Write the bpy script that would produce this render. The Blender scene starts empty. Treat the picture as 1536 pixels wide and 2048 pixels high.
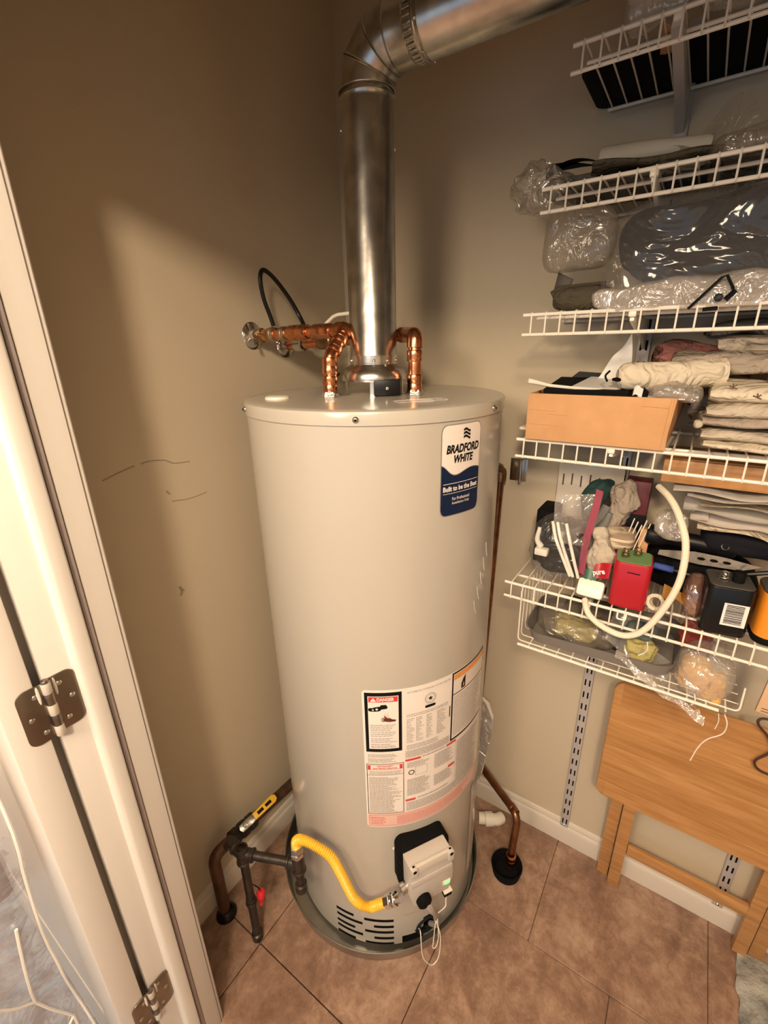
import bpy, bmesh, math, random
from mathutils import Vector, Matrix, noise, geometry
from math import sin, cos, pi, radians as R
rnd = random.Random(7)
S = bpy.context.scene
COL = S.collection

# ------------------------------------------------------------------ camera
cd = bpy.data.cameras.new('camera'); cam = bpy.data.objects.new('camera', cd); COL.objects.link(cam)
cd.sensor_fit = 'HORIZONTAL'; cd.sensor_width = 36; cd.lens = 907 / 1536 * 36; cd.clip_start = .02
# rows: world axes X (towards the shelf wall), Y (towards the pipe wall), Z up, seen from the camera
ax = (0.55620842, -0.29612392, 0.77649393); ay = (-0.83080892, -0.17596939, 0.52800692); az_ = (-0.01971632, -0.93879998, -0.34389805)
rt = Vector((ax[0], ay[0], az_[0])); dn = Vector((ax[1], ay[1], az_[1])); fw = Vector((ax[2], ay[2], az_[2]))
mw = Matrix((rt, -dn, -fw)).transposed().to_4x4(); mw.translation = (0, 0, 1.53)
cam.matrix_world = mw
S.camera = cam

# ------------------------------------------------------------------ world, lamps, exposure
w = bpy.data.worlds.new('world'); S.world = w; w.use_nodes = True
w.node_tree.nodes['Background'].inputs[0].default_value = (.70, .84, 1, 1)
w.node_tree.nodes['Background'].inputs[1].default_value = .24
def lamp(name, loc, power, col, rad):
    l = bpy.data.lights.new(name, 'POINT'); l.energy = power; l.color = col; l.shadow_soft_size = rad
    o = bpy.data.objects.new(name, l); o.location = loc; COL.objects.link(o); return o
WARM = (1, .77, .53)
lamp('ceiling_lamp_bulb', (-.78, -.31, 2.20), 37, WARM, .10)
lamp('ceiling_lamp_bulb', (-.85, .38, 1.95), 23, WARM, .22)
S.view_settings.view_transform = 'Standard'; S.view_settings.look = 'None'
S.view_settings.exposure = 1.42; S.view_settings.gamma = 1; S.view_settings.use_curve_mapping = False

# ------------------------------------------------------------------ materials
MATS = {}
def nd(nt, t, **kw):
    n = nt.nodes.new(t)
    for k, v in kw.items(): setattr(n, k, v)
    return n
def mat(name, col, rough=.5, metal=0, col2=None, scale=8, bump=0, bscale=60, coat=0, spec=.5, stretch=None, detail=4, lo=.35, hi=.65, trans=0, emit=0, wr=0):
    if name in MATS: return MATS[name]
    m = bpy.data.materials.new(name); m.use_nodes = True; nt = m.node_tree; b = nt.nodes['Principled BSDF']
    b.inputs['Base Color'].default_value = (*col, 1); b.inputs['Roughness'].default_value = rough; b.inputs['Metallic'].default_value = metal
    b.inputs['Specular IOR Level'].default_value = spec
    if coat: b.inputs['Coat Weight'].default_value = coat; b.inputs['Coat Roughness'].default_value = .12
    if trans: b.inputs['Transmission Weight'].default_value = trans
    if emit: b.inputs['Emission Color'].default_value = (*col, 1); b.inputs['Emission Strength'].default_value = emit
    tc = nd(nt, 'ShaderNodeTexCoord'); mp = nd(nt, 'ShaderNodeMapping'); nt.links.new(tc.outputs['Object'], mp.inputs[0])
    if stretch: mp.inputs['Scale'].default_value = stretch
    if col2:
        n = nd(nt, 'ShaderNodeTexNoise'); n.inputs['Scale'].default_value = scale; n.inputs['Detail'].default_value = detail
        nt.links.new(mp.outputs[0], n.inputs['Vector'])
        r = nd(nt, 'ShaderNodeValToRGB'); r.color_ramp.elements[0].position = lo; r.color_ramp.elements[1].position = hi
        r.color_ramp.elements[0].color = (*col, 1); r.color_ramp.elements[1].color = (*col2, 1)
        nt.links.new(n.outputs['Fac'], r.inputs[0]); nt.links.new(r.outputs[0], b.inputs['Base Color'])
    if bump:
        n = nd(nt, 'ShaderNodeTexNoise'); n.inputs['Scale'].default_value = bscale; n.inputs['Detail'].default_value = 3
        nt.links.new(mp.outputs[0], n.inputs['Vector'])
        bp = nd(nt, 'ShaderNodeBump'); bp.inputs['Strength'].default_value = bump; bp.inputs['Distance'].default_value = .004
        nt.links.new(n.outputs['Fac'], bp.inputs['Height']); nt.links.new(bp.outputs[0], b.inputs['Normal'])
    if wr:
        n2 = nd(nt, 'ShaderNodeTexNoise'); n2.inputs['Scale'].default_value = 22; n2.inputs['Detail'].default_value = 2; n2.inputs['Distortion'].default_value = 1.5
        nt.links.new(mp.outputs[0], n2.inputs['Vector'])
        b2 = nd(nt, 'ShaderNodeBump'); b2.inputs['Strength'].default_value = wr; b2.inputs['Distance'].default_value = .02
        nt.links.new(n2.outputs['Fac'], b2.inputs['Height'])
        if bump: nt.links.new(b2.outputs[0], bp.inputs['Normal'])
        else: nt.links.new(b2.outputs[0], b.inputs['Normal'])
    MATS[name] = m; return m
def film(name, tint=(1, 1, 1), haze=.12, gloss=.16, rough=.12, bscale=14, bump=.9, hazecol=(.75, .72, .68)):
    """thin clear plastic: mostly see-through, a little milky, creased gloss"""
    m = bpy.data.materials.new(name); m.use_nodes = True; nt = m.node_tree; nt.nodes.clear()
    out = nd(nt, 'ShaderNodeOutputMaterial'); tr = nd(nt, 'ShaderNodeBsdfTransparent'); tr.inputs[0].default_value = (*tint, 1)
    df = nd(nt, 'ShaderNodeBsdfDiffuse'); df.inputs[0].default_value = (*hazecol, 1)
    gl = nd(nt, 'ShaderNodeBsdfGlossy'); gl.inputs['Roughness'].default_value = rough
    tc = nd(nt, 'ShaderNodeTexCoord')
    n = nd(nt, 'ShaderNodeTexNoise'); n.inputs['Scale'].default_value = bscale; n.inputs['Detail'].default_value = 3; n.inputs['Distortion'].default_value = 1.2
    nt.links.new(tc.outputs['Object'], n.inputs['Vector'])
    bp = nd(nt, 'ShaderNodeBump'); bp.inputs['Strength'].default_value = bump; bp.inputs['Distance'].default_value = .03
    nt.links.new(n.outputs['Fac'], bp.inputs['Height']); nt.links.new(bp.outputs[0], gl.inputs['Normal'])
    lw = nd(nt, 'ShaderNodeLayerWeight'); lw.inputs[0].default_value = .35
    ad = nd(nt, 'ShaderNodeMath', operation='MULTIPLY_ADD'); ad.inputs[1].default_value = .28; ad.inputs[2].default_value = gloss
    nt.links.new(lw.outputs['Facing'], ad.inputs[0])
    m1 = nd(nt, 'ShaderNodeMixShader'); m1.inputs[0].default_value = haze
    nt.links.new(tr.outputs[0], m1.inputs[1]); nt.links.new(df.outputs[0], m1.inputs[2])
    m2 = nd(nt, 'ShaderNodeMixShader'); nt.links.new(ad.outputs[0], m2.inputs[0])
    nt.links.new(m1.outputs[0], m2.inputs[1]); nt.links.new(gl.outputs[0], m2.inputs[2])
    nt.links.new(m2.outputs[0], out.inputs[0]); return m

# ------------------------------------------------------------------ mesh kit
def frame(o, x, z):
    """matrix at o whose local X ~ x and local Z = z"""
    z = Vector(z).normalized(); x = Vector(x); x = (x - z * x.dot(z)).normalized(); y = z.cross(x)
    m = Matrix((x, y, z)).transposed().to_4x4(); m.translation = o; return m
def spline(pts, n=8, closed=False):
    P = [Vector(p) for p in pts]; N = len(P); out = []
    rng = range(N if closed else N - 1)
    for i in rng:
        if closed: a, b, c, d = P[i-1], P[i], P[(i+1) % N], P[(i+2) % N]
        else:
            b, c = P[i], P[i+1]; a = P[i-1] if i else b*2-c; d = P[i+2] if i+2 < N else c*2-b
        for k in range(n):
            t = k / n
            out.append(.5*((2*b)+(c-a)*t+(2*a-5*b+4*c-d)*t*t+(3*b-a-3*c+d)*t**3))
    if not closed: out.append(P[-1])
    return out
def arc_path(pts, rad, n=6):
    """polyline with its corners rounded to radius rad"""
    P = [Vector(p) for p in pts]; out = [P[0]]
    for i in range(1, len(P)-1):
        a, b, c = P[i-1], P[i], P[i+1]; u = (a-b).normalized(); v = (c-b).normalized()
        ang = u.angle(v); d = min(rad / math.tan(ang/2) if ang < 3.1 else 0, (a-b).length*.49, (c-b).length*.49)
        p0, p1 = b+u*d, b+v*d
        for k in range(n+1):
            t = k/n; out.append(p0*(1-t)**2 + b*2*t*(1-t) + p1*t*t)
    out.append(P[-1]); return out
class MB:
    def __init__(s): s.v = []; s.f = []
    def add(s, vs, fs, M=None):
        k = len(s.v)
        s.v += [(M @ Vector(v)) if M else Vector(v) for v in vs]; s.f += [tuple(k+i for i in f) for f in fs]; return s
    def box(s, c, d, M=None, b=0, seg=2):
        x, y, z = [q/2 for q in d]
        bm = bmesh.new(); bmesh.ops.create_cube(bm, size=1)
        for v in bm.verts: v.co = Vector((v.co.x*d[0]+c[0], v.co.y*d[1]+c[1], v.co.z*d[2]+c[2]))
        if b: bmesh.ops.bevel(bm, geom=list(bm.edges), offset=b, segments=seg, profile=.5, affect='EDGES')
        return s.bm(bm, M)
    def bm(s, bm, M=None):
        bm.verts.index_update(); s.add([v.co.copy() for v in bm.verts], [[v.index for v in f.verts] for f in bm.faces], M); bm.free(); return s
    def lo_hi(s, lo, hi, b=0, M=None, seg=2):
        c = [(a+q)/2 for a, q in zip(lo, hi)]; d = [abs(q-a) for a, q in zip(lo, hi)]; return s.box(c, d, M, b, seg)
    def tube(s, pts, r, seg=12, closed=False, cap=True):
        P = [Vector(p) for p in pts]; N = len(P); rs = r if isinstance(r, (list, tuple)) else [r]*N
        T = []
        for i in range(N):
            a = P[i-1] if (i or closed) else P[i]; b = P[(i+1) % N] if (i < N-1 or closed) else P[i]
            t = b-a; T.append(t.normalized() if t.length > 1e-9 else Vector((0, 0, 1)))
        u = T[0].orthogonal().normalized(); vs = []; fs = []
        for i in range(N):
            u = (u - T[i]*u.dot(T[i])); u = u.normalized() if u.length > 1e-6 else T[i].orthogonal().normalized()
            w_ = T[i].cross(u)
            for k in range(seg):
                a = 2*pi*k/seg; vs.append(P[i]+(u*cos(a)+w_*sin(a))*rs[i])
        for i in range(N if closed else N-1):
            j = (i+1) % N
            for k in range(seg): l = (k+1) % seg; fs.append((i*seg+k, i*seg+l, j*seg+l, j*seg+k))
        if cap and not closed:
            fs.append(tuple(range(seg-1, -1, -1))); fs.append(tuple((N-1)*seg+k for k in range(seg)))
        return s.add(vs, fs)
    def lathe(s, prof, M, seg=32, a0=0, a1=2*pi):
        full = abs(a1-a0-2*pi) < 1e-6; n = seg if full else seg+1; vs = []; fs = []; m = len(prof)
        for k in range(n):
            a = a0+(a1-a0)*k/seg
            for r, z in prof: vs.append(Vector((r*cos(a), r*sin(a), z)))
        for k in range(seg):
            l = (k+1) % n
            for i in range(m-1): fs.append((k*m+i, l*m+i, l*m+i+1, k*m+i+1))
        bm = bmesh.new(); bv = [bm.verts.new(v) for v in vs]
        for f in fs:
            try: bm.faces.new([bv[i] for i in f])
            except ValueError: pass
        bmesh.ops.remove_doubles(bm, verts=list(bm.verts), dist=1e-6)
        bmesh.ops.dissolve_degenerate(bm, dist=1e-7, edges=list(bm.edges))
        return s.bm(bm, M)
    def prism(s, poly, h, M=None, b=0):
        """2-D outline in local XY pushed h along local Z"""
        bm = bmesh.new(); vs = [bm.verts.new((p[0], p[1], 0)) for p in poly]; f = bm.faces.new(vs)
        r = bmesh.ops.extrude_face_region(bm, geom=[f]); up = [g for g in r['geom'] if isinstance(g, bmesh.types.BMVert)]
        bmesh.ops.translate(bm, verts=up, vec=(0, 0, h)); bmesh.ops.recalc_face_normals(bm, faces=list(bm.faces))
        if b:
            es = [e for e in bm.edges if abs(e.verts[0].co.z-e.verts[1].co.z) < 1e-7]
            bmesh.ops.bevel(bm, geom=es, offset=b, segments=2, profile=.5, affect='EDGES')
        return s.bm(bm, M)
    def sheet(s, fn, nu, nv):
        vs = [Vector(fn(i/nu, j/nv)) for i in range(nu+1) for j in range(nv+1)]
        fs = [(i*(nv+1)+j, (i+1)*(nv+1)+j, (i+1)*(nv+1)+j+1, i*(nv+1)+j+1) for i in range(nu) for j in range(nv)]
        return s.add(vs, fs)
    def pillow(s, c, d, e=.45, n=14, amp=.0, fr=12, seed=0, M=None, flat=True, ridge=0):
        """puffy rounded block; e small = boxier; amp = lumpy noise; ridge = sharp creases"""
        bm = bmesh.new(); bmesh.ops.create_cube(bm, size=2)
        bmesh.ops.subdivide_edges(bm, edges=list(bm.edges), cuts=n, use_grid_fill=True)
        so = Vector((seed*3.1, seed*1.7, seed*2.3))
        for v in bm.verts:
            q = v.co.normalized(); k = (abs(q.x)**(2/e)+abs(q.y)**(2/e)+abs(q.z)**(2/e))**(-e/2)
            p = q*k; p = Vector((p.x*d[0]/2, p.y*d[1]/2, p.z*d[2]/2)); o = q.normalized()
            if amp: p += o*amp*noise.noise(p*fr+so)*1.6
            if ridge: p += o*ridge*(.5-abs(noise.noise(p*fr*1.3+so*2)+.35*noise.noise(p*fr*3+so)))
            if flat: p.z = max(p.z, -d[2]/2)
            v.co = p + Vector(c)
        return s.bm(bm, M)
    def build(s, name, m, parent=None, label=None, cat=None, group=None, kind=None, smooth=35, loc=None):
        me = bpy.data.meshes.new(name); o = bpy.data.objects.new(name, me); COL.objects.link(o)
        off = Vector(loc) if loc else Vector((0, 0, 0))
        if parent is not None:
            p = parent
            while p is not None: off = off + p.location; p = p.parent
        me.from_pydata([v-off for v in s.v], [], s.f); me.update()
        if m: me.materials.append(m)
        if smooth:
            me.shade_smooth()
            me.set_sharp_from_angle(angle=R(smooth))
        if parent is not None: o.parent = parent
        elif loc: o.location = loc
        tag(o, label, cat, group, kind); return o
def tag(o, label=None, cat=None, group=None, kind=None):
    if label: o['label'] = label
    if cat: o['category'] = cat
    if group: o['group'] = group
    if kind: o['kind'] = kind
def thing(name, label, cat, loc, group=None):
    o = bpy.data.objects.new(name, None); o.empty_display_size = .02; o.location = loc; COL.objects.link(o); tag(o, label, cat, group); return o
def copypart(o, parent, off=(0, 0, 0)):
    c = o.copy(); COL.objects.link(c); c.parent = parent; c.location = Vector(o.location)+Vector(off); return c
def text2d(body, w=None, h=None, bold=0, shear=0, center=False):
    cu = bpy.data.curves.new('t', 'FONT'); cu.body = body; cu.size = 1; cu.offset = bold; cu.shear = shear; cu.resolution_u = 3
    o = bpy.data.objects.new('t', cu); COL.objects.link(o); dg = bpy.context.evaluated_depsgraph_get()
    me = bpy.data.meshes.new_from_object(o.evaluated_get(dg))
    V = [v.co.copy() for v in me.vertices]; F = [tuple(p.vertices) for p in me.polygons]
    bpy.data.objects.remove(o); bpy.data.curves.remove(cu); bpy.data.meshes.remove(me)
    x0 = min(v.x for v in V); x1 = max(v.x for v in V); y0 = min(v.y for v in V); y1 = max(v.y for v in V)
    sy = (h/(y1-y0)) if h else None; sx = (w/(x1-x0)) if w else sy; sy = sy or sx
    return [((v.x-x0)*sx, (v.y-y0)*sy) for v in V], F
def rrect(w, h, r, n=5):
    out = []
    for cx, cy, a in ((w/2-r, h/2-r, 0), (-w/2+r, h/2-r, 90), (-w/2+r, -h/2+r, 180), (w/2-r, -h/2+r, 270)):
        for k in range(n+1): t = R(a+90*k/n); out.append((cx+r*cos(t), cy+r*sin(t)))
    return out

# ------------------------------------------------------------------ palette
M_wall = mat('wall paint', (.56, .485, .365), .75, bump=.10, bscale=260, spec=.25)
M_white = mat('white gloss paint', (.70, .675, .65), .32, bump=.06, bscale=40)
M_base = mat('baseboard paint', (.66, .60, .52), .4)
M_ceil = mat('ceiling paint', (.72, .70, .66), .9)
def tile_mat():
    m = bpy.data.materials.new('brown mottled vinyl tile'); m.use_nodes = True; nt = m.node_tree; b = nt.nodes['Principled BSDF']; b.inputs['Roughness'].default_value = .42
    tc = nd(nt, 'ShaderNodeTexCoord')
    n1 = nd(nt, 'ShaderNodeTexNoise'); n1.inputs['Scale'].default_value = 6; n1.inputs['Detail'].default_value = 12; n1.inputs['Roughness'].default_value = .68; n1.inputs['Distortion'].default_value = .6
    n2 = nd(nt, 'ShaderNodeTexNoise'); n2.inputs['Scale'].default_value = 34; n2.inputs['Detail'].default_value = 10; n2.inputs['Roughness'].default_value = .78; n2.inputs['Distortion'].default_value = .3
    mx = nd(nt, 'ShaderNodeMath', operation='MULTIPLY_ADD'); mx.inputs[1].default_value = .45; nt.links.new(n2.outputs['Fac'], mx.inputs[0])
    m3 = nd(nt, 'ShaderNodeMath', operation='MULTIPLY'); m3.inputs[1].default_value = .6; nt.links.new(n1.outputs['Fac'], m3.inputs[0]); nt.links.new(m3.outputs[0], mx.inputs[2])
    r = nd(nt, 'ShaderNodeValToRGB'); e = r.color_ramp.elements; e[0].position = .40; e[0].color = (.175, .100, .068, 1); e[1].position = .66; e[1].color = (.45, .31, .23, 1)
    x = e.new(.50); x.color = (.245, .148, .105, 1); x = e.new(.56); x.color = (.33, .21, .15, 1)
    for n in (n1, n2): nt.links.new(tc.outputs['Object'], n.inputs['Vector'])
    nt.links.new(mx.outputs[0], r.inputs[0]); nt.links.new(r.outputs[0], b.inputs['Base Color'])
    bp = nd(nt, 'ShaderNodeBump'); bp.inputs['Strength'].default_value = .12; bp.inputs['Distance'].default_value = .003; nt.links.new(mx.outputs[0], bp.inputs['Height']); nt.links.new(bp.outputs[0], b.inputs['Normal'])
    return m
M_tile = tile_mat()
M_grout = mat('brown joint', (.10, .062, .045), .9)
M_tank = mat('beige grey enamel', (.46, .43, .38), .22, spec=.5, coat=.25)
M_galv = mat('galvanised steel', (.68, .67, .63), .27, 1, col2=(.44, .43, .41), scale=22, detail=6, bump=.12, bscale=24)
M_galvd = mat('dull galvanised steel', (.56, .56, .54), .30, 1, col2=(.42, .42, .40), scale=14, bump=.1, bscale=18)
M_copper = mat('bright copper', (.80, .34, .17), .24, 1, col2=(.55, .22, .11), scale=40, bump=.15, bscale=60)
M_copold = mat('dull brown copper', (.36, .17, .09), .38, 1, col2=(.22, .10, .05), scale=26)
M_brass = mat('tarnished brass', (.42, .28, .14), .36, 1, col2=(.25, .16, .09), scale=40)
M_chrome = mat('chrome', (.78, .77, .75), .10, 1)
M_zinc = mat('zinc screw', (.62, .61, .58), .25, 1)
M_solder = mat('silver solder', (.70, .68, .64), .3, 1, bump=.4, bscale=150)
M_black = mat('black plastic', (.005, .005, .006), .4, spec=.3)
M_blackm = mat('matt black', (.0035, .0035, .004), .8, spec=.15)
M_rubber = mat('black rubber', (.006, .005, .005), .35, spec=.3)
M_iron = mat('black iron pipe', (.060, .048, .038), .42, .6, col2=(.035, .027, .022), scale=30, bump=.2, bscale=80)
M_rust = mat('brown rusty pipe', (.15, .075, .042), .5, .4, col2=(.075, .04, .026), scale=24, bump=.25, bscale=60)
M_yellow = mat('yellow coated steel', (.83, .50, .035), .38, coat=.2)
M_greyp = mat('pale grey plastic', (.53, .49, .45), .5)
M_wire = mat('white coated wire', (.80, .75, .66), .35)
M_stand = mat('grey steel standard', (.56, .53, .52), .45, .2)
M_slot = mat('dark slot', (.004, .004, .004), .9, spec=.1)
M_card = mat('cardboard', (.58, .32, .15), .8, col2=(.53, .29, .13), scale=30, bump=.1, bscale=90)
M_cardd = mat('cardboard inside', (.50, .29, .15), .85)
M_paper = mat('white paper', (.78, .76, .73), .6)
M_lab = mat('label paper', (.80, .74, .69), .35)
M_pink = mat('pink label print', (.76, .50, .43), .35)
M_ink = mat('black ink', (.004, .004, .005), .45, spec=.2)
M_greyink = mat('grey fine print', (.36, .33, .32), .5)
M_red = mat('red ink', (.62, .05, .05), .4)
M_orange = mat('orange ink', (.80, .34, .10), .4)
M_navy = mat('navy ink', (.004, .014, .05), .35, spec=.25)
M_oak = mat('golden oak', (.42, .20, .065), .42, col2=(.54, .285, .11), scale=7, stretch=(14, 1.3, 14), detail=6, bump=.06, bscale=40)
M_oak2 = mat('golden oak deeper', (.37, .17, .052), .42, col2=(.48, .245, .088), scale=6, stretch=(14, 1.3, 14), detail=6)
M_hinge = mat('satin nickel', (.34, .30, .26), .3, 1, col2=(.24, .21, .18), scale=9)
FILM = film('clear film'); FILMH = film('milky film', haze=.26, gloss=.14, bscale=18)
FILMD = film('dusty film', haze=.2, gloss=.2, rough=.18, bscale=22, hazecol=(.5, .45, .38))

# ================================================================== SETTING
XW, YW = 1.165, .916          # shelf wall plane, pipe wall plane
XD0, XD1, YJ, ZH = .157, .2746, .69, 1.88   # doorway: jamb depth, jamb face, head height
YR = -.95                      # far end of the closet
fl = MB().lo_hi((-2.6, -2.2, -.06), (1.3, 2.0, -.010)).build('floor', M_grout, kind='structure', smooth=0)
def tile(x0, x1, y0, y1):
    g = .0013 if (y1 > .5 and x0 < .5) or x0 < 0 else .0005
    MB().lo_hi((x0+g, y0+g, -.012), (x1-g, y1-g, 0), b=.0012, seg=1).build('tile', M_tile, fl, smooth=0)
T = .406
for k in range(-1, 2):
    xa = .427+T*k; xb = min(xa+T, XW); off = .73-T/2 if k == 1 else .73
    ys = [off+T*j for j in range(-6, 3)]; ys = [y for y in ys if YR < y < YW]; ys = [YR]+ys+[YW]
    for a, b in zip(ys, ys[1:]): tile(xa, xb, a, b)
for i in range(-6, 0):
    for j in range(-5, 5):
        tile(.021+T*i, .021+T*(i+1), .73-T*.5+T*(j-1), .73-T*.5+T*j)
MB().lo_hi((XD0+.01, YW, -.02), (XW+.1, YW+.1, 2.46)).build('wall_left', M_wall, kind='structure', smooth=0)
MB().lo_hi((XW, YR-.1, -.02), (XW+.1, YW+.1, 2.46)).build('wall_right', M_wall, kind='structure', smooth=0)
MB().lo_hi((XD0+.01, YR-.1, -.02), (XW, YR, 2.46)).build('wall_end', M_wall, kind='structure', smooth=0)
MB().lo_hi((-2.6, -2.2, 2.45), (XW+.1, 2.0, 2.53)).build('ceiling', M_ceil, kind='structure', smooth=0)
fr = MB()                                                 # wall with the doorway in it
fr.lo_hi((XD0+.012, YJ+.02, 0), (XD1-.012, 2.0, 2.45)); fr.lo_hi((XD0+.012, -2.2, 0), (XD1-.012, -.75, 2.45)); fr.lo_hi((XD0+.012, -.75, ZH+.02), (XD1-.012, YJ+.02, 2.45))
fr.build('wall_front', M_wall, kind='structure', smooth=0)
MB().lo_hi((-2.6, -2.3, 0), (XD0+.012, -2.2, 2.45)).build('wall_hall_near', M_wall, kind='structure', smooth=0)
MB().lo_hi((-2.6, 2.0, 0), (XD0+.012, 2.1, 2.45)).build('wall_hall_far', M_wall, kind='structure', smooth=0)
def baseboard(name, p0, p1, nrm):
    prof = [(0, 0), (.013, 0), (.013, .058), (.011, .066), (.008, .070), (.0085, .078), (.005, .086), (0, .088)]
    d = Vector(p1)-Vector(p0); o = MB(); M = Matrix((Vector(nrm), Vector((0, 0, 1)), d.normalized())).transposed().to_4x4(); M.translation = p0
    o.prism(prof, d.length, M); b = o.build(name, M_base, kind='structure'); return b
baseboard('baseboard_right', (XW, YR, 0), (XW, YW, 0), (-1, 0, 0))
baseboard('baseboard_left', (XW, YW, 0), (XD1, YW, 0), (0, -1, 0))
# door frame: jamb, stop, head
jb = MB().lo_hi((XD0, YJ, 0), (XD1, YJ+.02, ZH+.02), b=.002); jb.lo_hi((XD0, -.77, 0), (XD1, -.75, ZH+.02), b=.002); jb.lo_hi((XD0, -.75, ZH), (XD1, YJ, ZH+.02), b=.002)
jamb = jb.build('trim_1', M_white, kind='structure')
sp = MB()
prof = [(.194, 0), (.1955, -.006), (.199, -.0105), (.204, -.0115), (.2195, -.0115), (.2225, -.0100), (.2235, -.007), (.2245, -.004), (.2250, 0)]
sp.prism([(x, YJ+y) for x, y in prof], ZH); sp.build('door_stop', M_white, jamb, smooth=50)
st = MB().prism([(.192, -.75), (.2295, -.75), (.2295, -.738), (.196, -.738)], ZH); st.lo_hi((.194, -.75, ZH-.0115), (.2295, YJ, ZH)); st.build('door_stop', M_white, jamb)
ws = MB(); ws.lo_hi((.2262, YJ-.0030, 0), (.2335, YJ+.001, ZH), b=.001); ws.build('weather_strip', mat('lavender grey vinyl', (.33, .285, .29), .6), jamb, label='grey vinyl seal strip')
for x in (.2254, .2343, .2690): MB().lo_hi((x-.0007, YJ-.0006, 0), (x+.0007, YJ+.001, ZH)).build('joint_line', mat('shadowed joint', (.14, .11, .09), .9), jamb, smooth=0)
cs = MB().lo_hi((XD1-.012, YJ+.006, 0), (XD1+.004, YJ+.075, ZH+.07), b=.003); cs.lo_hi((XD1-.012, -.83, 0), (XD1+.004, -.756, ZH+.07), b=.003); cs.lo_hi((XD1-.012, -.83, ZH+.006), (XD1+.004, YJ+.075, ZH+.075), b=.003)
cs.build('trim_2', M_white, kind='structure')
oc = MB()
for a, b, c in ((.000, .012, .0), (.012, .050, .006), (.050, .065, .002)): oc.lo_hi((XD0-.010-c, YJ+.045+a, 0), (XD0+.012, YJ+.045+b, ZH+.03), b=.002)
oc.build('trim_3', M_white, kind='structure')
# door leaf folded right back against the hall wall
dm = MB().lo_hi((.100, YJ-.004, .012), (.1445, YJ+.111, ZH-.004), b=.003); dm.lo_hi((.100, YJ+.611, .012), (.1445, YJ+.726, ZH-.004), b=.003)
for z0, z1 in ((.012, .22), (.86, 1.0), (1.76, ZH-.004)): dm.lo_hi((.1005, YJ+.111, z0), (.144, YJ+.611, z1))
door = dm.build('door_1', M_white, kind='structure')
for z0, z1 in ((.22, .86), (1.0, 1.76)): MB().lo_hi((.1025, YJ+.111, z0), (.132, YJ+.611, z1)).build('door_panel', M_white, door)

# hinges
def leaf_poly(w, h, r=.013): return [(0, -h/2)]+[(w-r+r*cos(R(a)), -h/2+r+r*sin(R(a))) for a in range(-90, 1, 18)]+[(w-r+r*cos(R(a)), h/2-r+r*sin(R(a))) for a in range(0, 91, 18)]+[(0, h/2)]
def hinge(z, label):
    t = thing('door_hinge', label, 'hinge', (.157, YJ-.004, z), 'door hinges on the white jamb')
    for sgn in (1, -1):
        M = frame((.157+sgn*.003, YJ-.0005, z), (sgn, 0, 0), (0, -1, 0))
        if sgn < 0: M = frame((.1545, YJ-.0045, z), (-1, 0, 0), (0, -1, 0))
        P = leaf_poly(.035, .092)
        lf = MB().prism(P, .0024, M, b=.0005).build('leaf', M_hinge, t)
        for px, pz in ((.013, .031), (.024, .002), (.013, -.030)):
            q = M @ Vector((px, pz, .0024)); sc = MB()
            sc.lathe([(0, .0013), (.0022, .0012), (.0036, .0002), (.0042, -.0004)], frame(q, (1, 0, 0), (0, -1, 0)), 14)
            sc.build('screw', M_zinc, lf)
    for k in range(5):
        a = -.046+.0184*k; MB().lathe([(0, a+.0003), (.0058, a+.0003), (.0062, a+.001), (.0062, a+.0172), (.0058, a+.018), (0, a+.018)], frame((.1565, YJ-.0085, z), (1, 0, 0), (0, 0, 1)), 18).build('knuckle', M_hinge if k % 2 else mat('painted knuckle', (.62, .58, .52), .4, .3), t)
    MB().lathe([(0, .0505), (.004, .050), (.0055, .0475), (.0055, .046), (0, .046)], frame((.1565, YJ-.0085, z), (1, 0, 0), (0, 0, 1)), 16).build('pin_head', M_hinge, t)
    for sgn in (1, -1):                                   # paint runs by the knuckle
        MB().pillow((.1565+sgn*.011, YJ-.0042 if sgn > 0 else YJ-.0078, z+.030), (.004, .002, .030), e=.9, n=4, flat=False).build('paint_run', M_white, t)
hinge(1.055, 'satin nickel door hinge with white paint runs, at mid height of the jamb')
hinge(.312, 'satin nickel door hinge near the foot of the white jamb')

M_scuff = mat('grey scuff', (.33, .28, .205), .8)
wl0 = bpy.data.objects['wall_left']
for pts, r in (([(.391, 1.298), (.426, 1.307), (.457, 1.313)], .0012), ([(.470, 1.314), (.489, 1.316), (.521, 1.311), (.542, 1.300), (.58, 1.296)], .0011), ([(.521, 1.219), (.563, 1.2135), (.609, 1.216)], .0010), ([(.512, 1.245), (.520, 1.236)], .0016), ([(.500, 1.017), (.503, 1.004), (.499, .994)], .0024), ([(.503, 1.010), (.510, 1.002)], .0014)):
    MB().tube(spline([(x, YW+r*.9, z) for x, z in pts], 6), r*1.6, 8).build('scuff', M_scuff, wl0)
# ================================================================== WATER HEATER
TX, TY, TR = .835, .586, .2735
def cyl(th, z, off=0): a = R(th); r = TR+off; return Vector((TX+r*cos(a), TY+r*sin(a), z))
heater = thing('water_heater', 'tall beige grey cylindrical gas water heater standing in a metal drain pan', 'water heater', (TX, TY, .012))
body = MB(); Mz = Matrix.Translation((TX, TY, 0))
body.lathe([(0, .012), (TR-.004, .012), (TR, .016), (TR, 1.408), (TR-.003, 1.412), (0, 1.412)], Mz, 160)
bodyo = body.build('body', M_tank, heater)
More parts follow.
